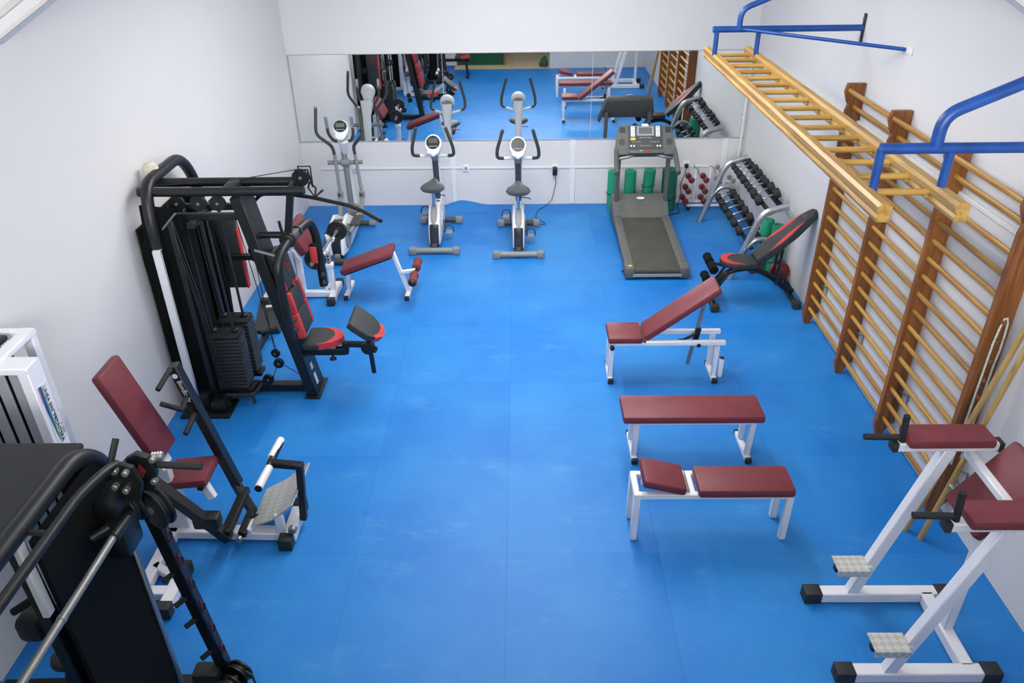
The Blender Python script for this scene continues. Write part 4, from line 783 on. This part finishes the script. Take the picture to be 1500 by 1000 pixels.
# seat
ds = [(0.0, -0.14), (0.05, -0.145), (0.14, -0.14), (0.23, -0.11), (0.29, -0.06), (0.31, 0), (0.29, 0.06), (0.23, 0.11), (0.14, 0.14), (0.05, 0.145), (0.0, 0.14)]
def dpad(parent, name, poly, o, ux, uy, th, rim):
    """black pad with a red crescent along its rounded front edge"""
    p = part(parent, name, MB().prism(poly, o, ux, uy, th, 0.014), 'pad_black'); o, ux, uy = V(o), V(ux), V(uy); n = ux.cross(uy).normalized(); mx_ = max(a for a, _ in poly)
    fr = [q for q in poly if q[0] > 0.30*mx_]; inn = [(q[0]-rim*max(0.0, (q[0]/mx_-0.30)/0.70)**0.6, q[1]*(0.99 if abs(q[1]) > 0.1 else 0.93)) for q in fr]
    part(p, 'red_rim', MB().prism([(a*1.012, b*1.012) for a, b in fr]+inn[::-1], o+n*0.003, ux, uy, th*0.98, 0.0), 'pad_red'); return p
st = dpad(t, 'seat', ds, (-1.78, 5.535, 0.468), V((1, 0, 0.02)), V((0, 1, 0)), 0.055, 0.07)
part(t, 'seat_beam', MB().rbar((-1.77, 5.50, 0.375), (-1.46, 5.50, 0.375), 0.06, 0.06).rbar((-1.47, 5.50, 0.35), (-1.45, 5.50, 0.46), 0.06, 0.05, hint=(0, 1, 0)).rbar((-1.47, 5.50, 0.44), (-1.22, 5.50, 0.43), 0.045, 0.045), 'black')
part(t, 'seat_bracket', MB().box((-1.60, 5.52, 0.42), (0.12, 0.08, 0.04)), 'panel_grey')
for p, dd in (((-1.57, 5.48, 0.35), (0.1, -0.35, -1)), ((-1.235, 5.435, 0.435), (0.9, -0.4, -0.1))): part(t, 'star_knob', MB().lathe(p, dd, [(0, .01), (.02, .01), (.022, .028), (.045, .028), (.05, .018)], 12), 'black')
# curl pad in front of the seat
pu = V((0.72, 0, -0.62)).normalized(); pn = pu.cross(yx)
if pn.z < 0: pn = -pn
cp_ = [(-0.145, -0.155), (-0.10, -0.165), (0.03, -0.16), (0.10, -0.12), (0.15, -0.04), (0.155, 0.05), (0.12, 0.11), (0.03, 0.16), (-0.10, 0.165), (-0.145, 0.155)]
cq = dpad(t, 'curl_pad', cp_, (-1.265, 5.485, 0.615), pu, yx, 0.06, 0.045)
part(t, 'curl_post', MB().tube([(-1.27, 5.48, 0.58), (-1.25, 5.46, 0.43), (-1.235, 5.44, 0.20)], 0.02, 10), 'black')
part(t, 'curl_pivot', MB().disc((-1.26, 5.44, 0.44), (0, 1, 0), 0.055, 0.06, 20), 'black')
# weight stacks
for yc in (5.37, 5.62):
    for k in range(14):
        part(t, 'weight_plate', MB().rbox((-2.375, yc, 0.16+0.033*k), (0.26, 0.17, 0.029), 0.005, seg=1), 'iron')
    part(t, 'stack_head', MB().rbox((-2.375, yc, 0.625), (0.25, 0.16, 0.03), 0.008), 'iron')
    for dx in (-0.085, 0.085):
        part(t, 'guide_rod', MB().cyl((-2.375+dx, yc, 0.08), (-2.40+dx, yc, 1.58), 0.012, 8), 'iron')
        part(t, 'rod_collar', MB().lathe((-2.375+dx, yc, 0.64), (0, 0, 1), [(0, .028), (.02, .028), (.03, .018)], 12), 'black')
    part(t, 'stack_cable', MB().cyl((-2.375, yc, 0.63), (-2.40, yc, 1.62), 0.004, 6), 'iron')
    part(t, 'stack_base', MB().rbox((-2.375, yc, 0.105), (0.30, 0.12, 0.04), 0.008), 'black')
for y in (5.27, 5.50, 5.74):
    part(t, 'rear_post', MB().rbar((-2.52, y, 0.04), (-2.54, y, 1.62), 0.045, 0.05, hint=(0, 1, 0)), 'black')
part(t, 'stack_top_frame', MB().rbar((-2.68, 5.40, 1.60), (mu(1.6), 5.40, 1.60), 0.05, 0.05).rbar((-2.40, 5.27, 1.575), (-2.40, 5.76, 1.575), 0.06, 0.05), 'black')
part(t, 'stack_top_frame', MB().rbar((-2.68, 5.60, 1.60), (mu(1.6), 5.60, 1.60), 0.05, 0.05), 'black')
for x in (-2.52, -2.36, -2.22): pulley(t, (x, 5.40, 1.70), (0, 1, 0), 0.058)
# shroud: bent black sheet on the wall side
part(t, 'shroud', MB().prism([(-2.80, 0.12), (-2.47, 0.06), (-2.50, 1.70), (-2.74, 1.73), (-2.76, 1.5), (-2.815, 1.36)], (0, 5.285, 0), (1, 0, 0), (0, 0, 1), 0.025).prism([(5.285, 0.06), (5.50, 0.06), (5.50, 1.55), (5.285, 1.66)], (-2.485, 0, 0), (0, 1, 0), (0, 0, 1), 0.02), 'black_soft')
part(t, 'shroud', MB().prism([(-2.80, 0.12), (-2.55, 0.10), (-2.50, 1.05), (-2.57, 1.58), (-2.80, 1.58)], (0, 5.99, 0), (1, 0, 0), (0, 0, 1), 0.025), 'black_soft')
part(t, 'shroud', MB().box((-2.80, 5.62, 0.85), (0.02, 0.70, 1.4)), 'black_soft')
part(t, 'arch_tube', MB().tube([(-2.66, 5.25, 0.9), (-2.665, 5.24, 1.62), (-2.69, 5.34, 1.865), (-2.70, 6.02, 1.865), (-2.70, 6.22, 1.60), (-2.70, 6.22, 0.03)], 0.043, 12, 0.2), 'black')
bpo = part(t, 'bright_post', MB().rbar((-2.655, 5.20, 0.12), (-2.655, 5.20, 1.42), 0.062, 0.05, 0.006, hint=(0, 1, 0)), 'plastic_white')
part(bpo, 'chrome_edge', MB().box((-2.618, 5.20, 0.77), (0.012, 0.05, 1.30)), 'chrome')
part(t, 'near_foot', MB().rbox((-2.56, 5.20, 0.012), (0.40, 0.26, 0.024), 0.006).rbox((-2.62, 5.23, 0.09), (0.16, 0.12, 0.14), 0.02).rbox((-2.46, 5.19, 0.075), (0.13, 0.15, 0.10), 0.03).rbar((-2.62, 5.20, 0.12), (-2.40, 5.46, 0.09), 0.05, 0.05), 'black')
part(t, 'far_foot', MB().rbox((-2.66, 6.22, 0.02), (0.24, 0.20, 0.03), 0.006).rbar((-2.66, 6.20, 0.045), (-2.66, 5.5, 0.045), 0.06, 0.05), 'black')
for i, x in enumerate((-2.465, -2.485, -2.50)): part(t, 'cable', MB().tube([(x-0.05, 5.255, 1.62), (x+0.03, 5.24, 0.9), (x+0.045, 5.25, 0.16)], 0.005, 5), 'iron')
part(t, 'shroud_brace', MB().cyl((-2.60, 5.25, 1.56), (-2.48, 5.25, 1.68), 0.008, 6), 'steel_dull')
pulley(t, (-2.0, 5.40, 0.32), (0, 1, 0), 0.042); pulley(t, (-2.015, 5.41, 0.41), (0.3, 1, 0), 0.036); pulley(t, (-2.12, 5.42, 0.15), (0, 1, 0), 0.045)
part(t, 'cable', MB().tube([(-2.0, 5.42, 0.36), (-2.13, 5.45, 1.55)], 0.0035, 5).tube([(-2.03, 5.44, 0.44), (-2.06, 5.48, 1.3)], 0.0035, 5).tube([(-2.08, 5.42, 0.16), (-2.02, 5.41, 0.30)], 0.0035, 5).tube([(-1.96, 5.40, 0.30), (-1.80, 5.45, 0.13)], 0.0035, 5), 'iron')
part(t, 'stack_selector', MB().tube([(-2.44, 5.25, 0.11), (-2.20, 5.25, 0.11), (-2.16, 5.42, 0.13)], 0.016, 8, 0.04).cyl((-2.42, 5.23, 0.12), (-2.40, 5.21, 0.03), 0.016, 8).cyl((-2.20, 5.23, 0.12), (-2.19, 5.21, 0.05), 0.014, 8), 'iron')
# second station on the mirror side: narrow back pad and foot plate
b2_ = part(t, 'rear_backrest', MB().rbox((-2.49, 6.10, 1.0), (0.20, 0.06, 0.66), 0.022), 'pad_black')
emblem(b2_, (-2.49, 6.132, 1.15), (-1, 0, 0), (0, 0, 1), 0.05)
part(t, 'rear_red_side', MB().rbox((-2.385, 6.09, 0.95), (0.02, 0.06, 0.55), 0.008), 'pad_red'); part(t, 'rear_arm', MB().rbar((-2.66, 6.05, 0.98), (-2.25, 6.05, 0.98), 0.05, 0.05).cyl((-2.27, 6.05, 0.98), (-2.27, 6.14, 0.98), 0.05, 14).cyl((-2.64, 6.05, 0.98), (-2.64, 6.14, 0.98), 0.05, 14), 'black')
pulley(t, (-2.22, 5.95, 1.08), (0, 1, 0), 0.055)
part(t, 'foot_plate', MB().prism([(-2.66, 6.98), (-2.56, 6.43), (-2.31, 6.43), (-2.36, 6.98)], (0, 0, 0.03), (1, 0, 0), (0, 1, 0), 0.02), 'checker_black')
part(t, 'foot_plate_rod', MB().cyl((-2.56, 6.86, 0.07), (-2.38, 6.90, 0.07), 0.014, 8), 'plastic_white')
part(t, 'low_row_beam', MB().rbar((-2.42, 5.75, 0.045), (-2.42, 6.45, 0.045), 0.05, 0.05).cyl((-2.44, 6.30, 0.09), (-2.30, 6.36, 0.11), 0.022, 10), 'black')
solo('plaster_lump', MB().loft([((-2.745, 5.58, 1.848), (0.02, 0, 0), (0, 0.02, 0)), ((-2.745, 5.58, 1.865), (0.05, 0, 0), (0, 0.045, 0)), ((-2.74, 5.585, 1.90), (0.062, 0, 0), (0, 0.05, 0)), ((-2.735, 5.58, 1.935), (0.05, 0, 0), (0, 0.04, 0)), ((-2.73, 5.58, 1.955), (0.02, 0, 0), (0, 0.02, 0))], 12), 'plaster', 'crumpled cream plastic ball on top of the multi-gym by the wall', 'plastic ball', (-2.745, 5.58, 1.845))

# ================================================================== white seated press machine
t = thing('seated_press_machine', 'white seated press machine with tall burgundy backrest and black levers', 'exercise machine', (-2.2, 3.7, 0))
part(t, 'base_beam', MB().rbar((-2.33, 3.77, 0.045), (-1.55, 3.745, 0.045), 0.085, 0.06), 'white')
part(t, 'base_beam', MB().rbar((-2.30, 3.80, 0.045), (-2.30, 3.20, 0.045), 0.075, 0.06), 'white')
part(t, 'front_foot', MB().rbar((-1.525, 3.70, 0.045), (-1.525, 3.98, 0.045), 0.08, 0.075), 'white'); caps(t, [(-1.535, 3.665, 0.046), (-1.525, 4.0, 0.046)], (0.088, 0.08, 0.088))
part(t, 'rear_foot', MB().rbar((-2.11, 3.15, 0.045), (-2.11, 3.42, 0.045), 0.075, 0.07).rbar((-2.76, 3.25, 0.045), (-2.11, 3.25, 0.045), 0.07, 0.06).rbar((-2.30, 3.46, 0.05), (-2.11, 3.34, 0.05), 0.05, 0.05), 'white'); caps(t, [(-2.11, 3.12, 0.046), (-2.11, 3.44, 0.046)], (0.085, 0.07, 0.085))
part(t, 'seat_column', MB().prism([(-2.34, 0.06), (-2.19, 0.06), (-2.20, 0.42), (-2.30, 0.46)], (0, 3.80, 0), (1, 0, 0), (0, 0, 1), 0.07, 0.006, 1), 'white')
a = R(6); ax = (V((math.cos(a), 0, math.sin(a))), V((0, 1, 0)), V((-math.sin(a), 0, math.cos(a))))
part(t, 'seat', MB().rbox((-2.125, 3.845, 0.475), (0.29, 0.26, 0.06), 0.018, ax), 'bordeaux')
part(t, 'seat_support', MB().rbar((-2.30, 3.82, 0.42), (-2.02, 3.84, 0.435), 0.05, 0.035).rbar((-2.06, 3.83, 0.43), (-2.0, 3.80, 0.30), 0.05, 0.05, hint=(0, 1, 0)), 'white')
part(t, 'seat_knob', MB().lathe((-2.06, 3.82, 0.405), (0, -1, -0.3), [(0, .01), (.02, .01), (.022, .02), (.045, .02), (.05, .01)], 12), 'black')
a = math.atan2(0.60, -0.19); d = V((math.cos(a), 0, math.sin(a))); n_ = V((d.z, 0, -d.x))
part(t, 'backrest', MB().rbox((-2.285, 3.735, 1.035), (0.66, 0.26, 0.06), 0.02, (d, V((0, 1, 0)), n_)), 'bordeaux')
c = V((-2.285, 3.735, 1.035))-n_*0.052
part(t, 'back_frame', MB().rbar(c-d*0.42, c+d*0.27, 0.13, 0.045, hint=tuple(n_)).rbar((-2.24, 3.76, 0.45), c-d*0.38, 0.07, 0.06), 'white')
lv = part(t, 'lever', MB().rbar((-2.13, 4.0, 1.19), (-1.915, 4.0, 0.24), 0.06, 0.075, hint=(0, 1, 0)).rbar((-1.935, 4.0, 0.27), (-1.815, 3.90, 0.10), 0.055, 0.06), 'black')
part(lv, 'handle', MB().tube([(-2.13, 4.0, 1.16), (-2.135, 3.95, 1.18), (-2.155, 3.80, 1.14)], 0.016, 10, 0.03), 'rubber')
part(lv, 'handle', MB().tube([(-2.085, 4.0, 0.99), (-2.085, 3.88, 0.94), (-2.20, 3.86, 1.0)], 0.016, 10, 0.01), 'rubber')
part(lv, 'handle', MB().tube([(-2.055, 4.0, 0.86), (-2.075, 3.82, 0.80)], 0.017, 10), 'rubber')
part(lv, 'white_dot', MB().disc((-2.118, 3.9605, 1.13), (0, 1, 0), 0.017, 0.003, 16, 0.0005), 'plastic_white')
text(lv, 'lettering', 'BonBody', 0.044, (-2.116, 3.9615, 1.095), (0.22, 0, -0.975), (0.975, 0, 0.22), 'plastic_white')
lv = part(t, 'lever', MB().rbar((-2.34, 3.56, 0.80), (-1.86, 3.60, 0.14), 0.06, 0.075, hint=(0, 1, 0)), 'black')
part(lv, 'handle', MB().tube([(-2.31, 3.57, 0.77), (-2.31, 3.42, 0.78)], 0.016, 10), 'rubber')
part(t, 'lever_yoke', MB().rbar((-1.87, 3.58, 0.20), (-1.87, 4.0, 0.20), 0.06, 0.05).rbar((-1.81, 3.66, 0.11), (-1.81, 3.92, 0.11), 0.05, 0.05).rbar((-1.83, 3.80, 0.12), (-1.68, 3.83, 0.13), 0.03, 0.03).rbox((-1.97, 3.60, 0.30), (0.16, 0.09, 0.09), 0.015), 'black')
part(t, 'yoke_buffer', MB().cyl((-1.79, 3.70, 0.10), (-1.76, 3.83, 0.10), 0.028, 12), 'white')
part(t, 'yoke_bolt', MB().cyl((-1.82, 3.62, 0.10), (-1.82, 3.645, 0.10), 0.022, 10), 'steel_dull')
fp = part(t, 'foot_plate', MB().add([(-1.765, 3.72, 0.13), (-1.765, 4.08, 0.13), (-1.62, 4.10, 0.20), (-1.62, 3.70, 0.20), (-1.45, 4.12, 0.33), (-1.47, 3.71, 0.32),
    (-1.765, 3.72, 0.122), (-1.765, 4.08, 0.122), (-1.615, 4.10, 0.192), (-1.615, 3.70, 0.192), (-1.445, 4.12, 0.322), (-1.465, 3.71, 0.312)],
    [(0, 3, 2, 1), (3, 5, 4, 2), (6, 7, 8, 9), (9, 8, 10, 11), (0, 1, 7, 6), (5, 11, 10, 4), (0, 6, 9, 3), (3, 9, 11, 5), (1, 2, 8, 7), (2, 4, 10, 8)]), 'checker')
part(t, 'foot_plate_leg', MB().rbar((-1.57, 3.72, 0.05), (-1.57, 3.72, 0.23), 0.06, 0.03, hint=(0, 1, 0)), 'white')
part(t, 'tee_post', MB().rbar((-1.465, 3.86, 0.06), (-1.43, 3.88, 0.51), 0.045, 0.05, hint=(0, 1, 0)).rbar((-1.41, 3.88, 0.495), (-1.63, 3.91, 0.495), 0.05, 0.045), 'black')
tb = part(t, 'tee_bar', MB().cyl((-1.635, 3.66, 0.495), (-1.62, 4.15, 0.495), 0.024, 14), 'black')
for y0, y1 in ((3.665, 3.86), (3.955, 4.148)): part(tb, 'white_grip', MB().cyl((-1.635, y0, 0.499), (-1.622, y1, 0.499), 0.0262, 14), 'plastic_white')
part(t, 'pivot_bolt', MB().disc((-1.49, 3.70, 0.12), (0, 1, 0), 0.028, 0.04, 14), 'steel_dull')
# weight stack cabinet with grey slats and the sticker
for x, y, h in ((-2.44, 3.23, 1.66), (-2.79, 3.23, 1.66), (-2.60, 3.53, 1.68)):
    part(t, 'stack_post', MB().rbar((x, y, 0.03), (x, y, h), 0.055, 0.12 if y < 3.4 else 0.05, 0.004, hint=(0, 1, 0)), 'white')
part(t, 'stack_top_bar', MB().rbar((-2.81, 3.23, 1.67), (-2.412, 3.23, 1.67), 0.12, 0.04), 'white')
part(t, 'stack_top_bar', MB().rbar((-2.60, 3.20, 1.69), (-2.60, 3.555, 1.69), 0.07, 0.035), 'white')
part(t, 'stack_top_bar', MB().rbar((-2.82, 3.53, 1.68), (-2.575, 3.53, 1.68), 0.05, 0.05), 'white')
for k in range(4): part(t, 'slat', MB().rbar((-2.735+0.077*k, 3.20, 0.06), (-2.735+0.077*k, 3.20, 1.64), 0.056, 0.014, 0.003, hint=(0, 1, 0)), 'panel_grey')
part(t, 'slat_backing', MB().box((-2.62, 3.225, 0.85), (0.32, 0.01, 1.58)), 'black_soft')
part(t, 'selector_wheel', MB().disc((-2.68, 3.38, 1.62), (0, 1, 0), 0.07, 0.03, 20), 'dark_grey')
part(t, 'top_pulley_guard', MB().rbox((-2.72, 3.40, 1.71), (0.14, 0.10, 0.03), 0.01).cyl((-2.74, 3.40, 1.72), (-2.74, 3.40, 1.76), 0.014, 8), 'black')
xs_ = -2.4115
sk = part(t, 'sticker', MB().box((xs_, 3.24, 1.38), (0.002, 0.088, 0.36)), 'sticker')
part(sk, 'sticker_band', MB().prism([(3.20, 1.555), (3.225, 1.555), (3.225, 1.20), (3.213, 1.26), (3.202, 1.40)], (xs_+0.0014, 0, 0), (0, 1, 0), (0, 0, 1), 0.001), 'sticker_green')
part(sk, 'sticker_band', MB().prism([(3.198, 1.558), (3.214, 1.558), (3.212, 1.30), (3.20, 1.42)], (xs_+0.0022, 0, 0), (0, 1, 0), (0, 0, 1), 0.001), 'sticker_blue')
part(sk, 'sticker_band', MB().prism([(3.194, 1.558), (3.204, 1.558), (3.20, 1.45), (3.195, 1.48)], (xs_+0.003, 0, 0), (0, 1, 0), (0, 0, 1), 0.001), 'sticker_pink')
text(sk, 'lettering', 'LINEA SIN', 0.034, (xs_+0.003, 3.229, 1.545), (0, 0, -1), (0, 1, 0), 'ink')
text(sk, 'lettering', 'FRONTERA', 0.034, (xs_+0.003, 3.229, 1.375), (0, 0, -1), (0, 1, 0), 'ink')
part(sk, 'lettering_line', MB().box((xs_+0.002, 3.252, 1.36), (0.001, 0.004, 0.08)), 'ink')
text(sk, 'lettering', 'S. 2003', 0.022, (xs_+0.003, 3.262, 1.30), (0, 0, -1), (0, 1, 0), 'panel_grey')

# ================================================================== black cable machine nearest the camera
t = thing('cable_machine', 'black cable machine with covered top nearest the camera', 'exercise machine', (-2.1, 2.2, 0))
part(t, 'top_cover', MB().rbox((-2.29, 1.95, 1.735), (0.99, 1.14, 0.03), 0.012), 'rubber')
part(t, 'frame_tube', MB().tube([(-1.785, 1.25, 0.04), (-1.785, 1.25, 1.60), (-1.785, 1.42, 1.75), (-1.785, 2.42, 1.75), (-1.775, 2.55, 1.64), (-1.765, 2.56, 1.35)], 0.038, 12, 0.12), 'black')
part(t, 'frame_tube', MB().tube([(-2.74, 1.25, 0.04), (-2.74, 1.25, 1.60), (-2.74, 1.42, 1.745), (-2.74, 2.40, 1.745), (-2.74, 2.54, 1.60), (-2.74, 2.54, 0.04)], 0.034, 12, 0.12), 'black')
part(t, 'pull_arm', MB().tube([(-1.675, 1.20, 1.73), (-1.675, 2.22, 1.73), (-1.655, 2.38, 1.71), (-1.65, 2.46, 1.68)], 0.02, 10, 0.08).tube([(-1.675, 2.02, 1.73), (-1.79, 2.02, 1.74)], 0.012, 8), 'black')
part(t, 'shroud', MB().box((-1.76, 2.265, 0.86), (0.02, 0.49, 1.66)), 'black_soft')
part(t, 'shroud', MB().box((-1.85, 2.50, 0.86), (0.19, 0.02, 1.66)), 'black_soft')
part(t, 'bright_post', MB().rbar((-1.80, 2.005, 1.33), (-1.80, 2.005, 1.71), 0.03, 0.045, 0.006, hint=(0, 1, 0)), 'plastic_white')
part(t, 'bright_post', MB().rbar((-1.755, 2.525, 0.03), (-1.755, 2.525, 1.30), 0.03, 0.03, 0.006, hint=(0, 1, 0)), 'silver')
u0, u1 = V((-1.575, 2.67, 0.02)), V((-1.675, 2.575, 1.56)); ud = (u1-u0).normalized()
upr = part(t, 'upright', MB().rbar(u0, u1, 0.06, 0.06, 0.006, hint=(0, 1, 0)), 'black')
for k in range(7):
    c = u0+ud*(0.28+0.17*k)+V((0.032, 0, 0)); mb = MB()
    mb.tube([c+V((0.001, 0.02*math.cos(a_), 0.0))+ud*0.05*math.sin(a_)*0.6 for a_ in [2*PI*j/12 for j in range(13)]], 0.0025, 5); mb.disc(c+ud*0.04, (1, 0, 0), 0.011, 0.004, 10, 0.001)
    part(upr, 'red_mark', mb, 'mark_red')
for s in (0.30, 0.56, 0.72, 0.90): 
    c = u0+ud*s; part(upr, 'peg', MB().tube([c, c+V((-0.05, -0.07, -0.005))], 0.014, 8), 'rubber')
part(upr, 'label_plate', MB().box(u0+ud*1.30+V((0.033, 0, 0)), (0.004, 0.03, 0.05)), 'plastic_white')
hd = part(t, 'pivot_head', MB().prism([(-0.06, -0.10), (0.03, -0.12), (0.065, -0.02), (0.05, 0.07), (0, 0.09), (-0.05, 0.06)], (-1.60, 2.53, 1.60), (1, 0, 0), (0, 0, 1), 0.03, 0.006, 1).prism([(-0.06, -0.10), (0.03, -0.12), (0.065, -0.02), (0.05, 0.07), (0, 0.09), (-0.05, 0.06)], (-1.62, 2.44, 1.62), (1, 0, 0), (0, 0, 1), 0.02, 0.006, 1), 'black')
part(hd, 'head_mark', MB().prism([(0, 0.035), (0.02, 0), (0, -0.035), (-0.02, 0)], (-1.595, 2.512, 1.60), (1, 0, 0), (0, 0, 1), 0.004), 'logo_red')
for p in ((-1.64, 2.42, 1.68), (-1.60, 2.42, 1.67), (-1.66, 2.42, 1.60), (-1.55, 2.51, 1.55), (-1.62, 2.42, 1.58), (-1.54, 2.53, 1.65)): part(hd, 'bolt', MB().disc(p, (0, 1, 0), 0.014, 0.03, 8, 0.003), 'steel_dull')
part(hd, 'spring', MB().lathe((-1.56, 2.56, 1.64), (1, 0, 0.1), [(0, .014), (.006, .02), (.012, .014), (.018, .02), (.024, .014), (.03, .02), (.036, .014), (.042, .02), (.05, .014)], 10), 'steel_dull')
part(t, 'grip_rod', MB().cyl((-1.60, 2.56, 1.60), (-1.36, 2.56, 1.585), 0.016, 10), 'rubber')
part(t, 'top_peg', MB().cyl((-1.70, 2.50, 1.66), (-1.685, 2.56, 1.735), 0.014, 8), 'rubber')
pulley(t, (-1.61, 2.56, 1.36), (0.5, 0.85, 0), 0.10, 0.05); pulley(t, (-1.69, 2.50, 1.42), (0.5, 0.85, 0), 0.085, 0.05)
part(t, 'pivot_block', MB().rbox((-1.70, 2.44, 1.50), (0.10, 0.16, 0.12), 0.02).rbox((-1.66, 2.36, 1.40), (0.10, 0.14, 0.16), 0.02), 'black')
part(t, 'steel_bar', MB().cyl((-1.625, 1.45, 1.49), (-1.62, 2.26, 1.49), 0.0155, 12).cyl((-1.6225, 1.84, 1.49), (-1.6225, 1.855, 1.49), 0.018, 12), 'steel_dull')
part(t, 'bar_socket', MB().cyl((-1.62, 2.24, 1.49), (-1.62, 2.36, 1.48), 0.024, 12).cyl((-1.66, 2.30, 1.49), (-1.72, 2.26, 1.47), 0.02, 10), 'black')
pulley(t, (-1.50, 2.63, 0.14), (0.35, 0.9, 0), 0.07, 0.05); pulley(t, (-1.53, 2.56, 0.12), (0.35, 0.9, 0), 0.065, 0.05)
part(t, 'base_beam', MB().rbar((-2.76, 2.60, 0.045), (-1.50, 2.64, 0.045), 0.08, 0.07).rbar((-2.74, 1.20, 0.04), (-2.74, 2.60, 0.04), 0.07, 0.06).rbar((-1.765, 1.10, 0.04), (-1.765, 2.62, 0.04), 0.07, 0.06), 'black')
part(t, 'base_bracket', MB().rbox((-1.66, 2.62, 0.13), (0.14, 0.10, 0.12), 0.02), 'iron')
part(t, 'cable_hook', MB().tube([(-1.46, 2.62, 0.17), (-1.42, 2.60, 0.16), (-1.40, 2.58, 0.10)], 0.007, 6), 'iron')
part(t, 'hand_grip', MB().cyl((-2.10, 2.30, 1.08), (-2.19, 2.27, 1.03), 0.018, 10), 'rubber')
part(t, 'leg_pad', MB().rbox((-2.14, 2.30, 0.935), (0.11, 0.14, 0.13), 0.03), 'pad_black')
part(t, 'foot_roller', MB().lathe((-2.10, 2.32, 0.63), (0.15, 0.2, 1), [(0, .05), (.01, .07), (.04, .07), (.05, .05)], 20).cyl((-2.10, 2.32, 0.65), (-2.05, 2.26, 0.64), 0.012, 8).cyl((-2.10, 2.32, 0.65), (-2.14, 2.27, 0.40), 0.012, 8), 'pad_black')
part(t, 'inner_post', MB().rbar((-2.0, 2.25, 0.0), (-2.06, 2.27, 1.72), 0.06, 0.06, hint=(0, 1, 0)), 'black')
# its seat stands towards the entrance and shows only in the mirror
part(t, 'seat_beam', MB().rbar((-1.765, 2.0, 0.36), (-1.10, 2.0, 0.36), 0.06, 0.06).rbar((-1.16, 2.0, 0.04), (-1.20, 2.0, 0.36), 0.05, 0.05, hint=(0, 1, 0)).rbar((-1.16, 1.82, 0.03), (-1.16, 2.18, 0.03), 0.06, 0.05), 'black')
dpad(t, 'seat', ds, (-1.42, 2.0, 0.43), V((1, 0, 0)), V((0, 1, 0)), 0.055, 0.07)

# things at the entrance, seen only in the mirror
solo('shoe_bag', MB().loft([((0.52, 0.98, 0.0), (0.09, 0, 0), (0, 0.06, 0)), ((0.52, 0.98, 0.06), (0.11, 0, 0), (0, 0.08, 0)), ((0.53, 1.0, 0.16), (0.08, 0, 0), (0, 0.06, 0)), ((0.55, 1.0, 0.24), (0.03, 0, 0), (0, 0.03, 0))], 12), 'rag', 'small dark green bag on the tiles at the entrance, seen in the mirror', 'bag', (0.52, 0.98, 0))
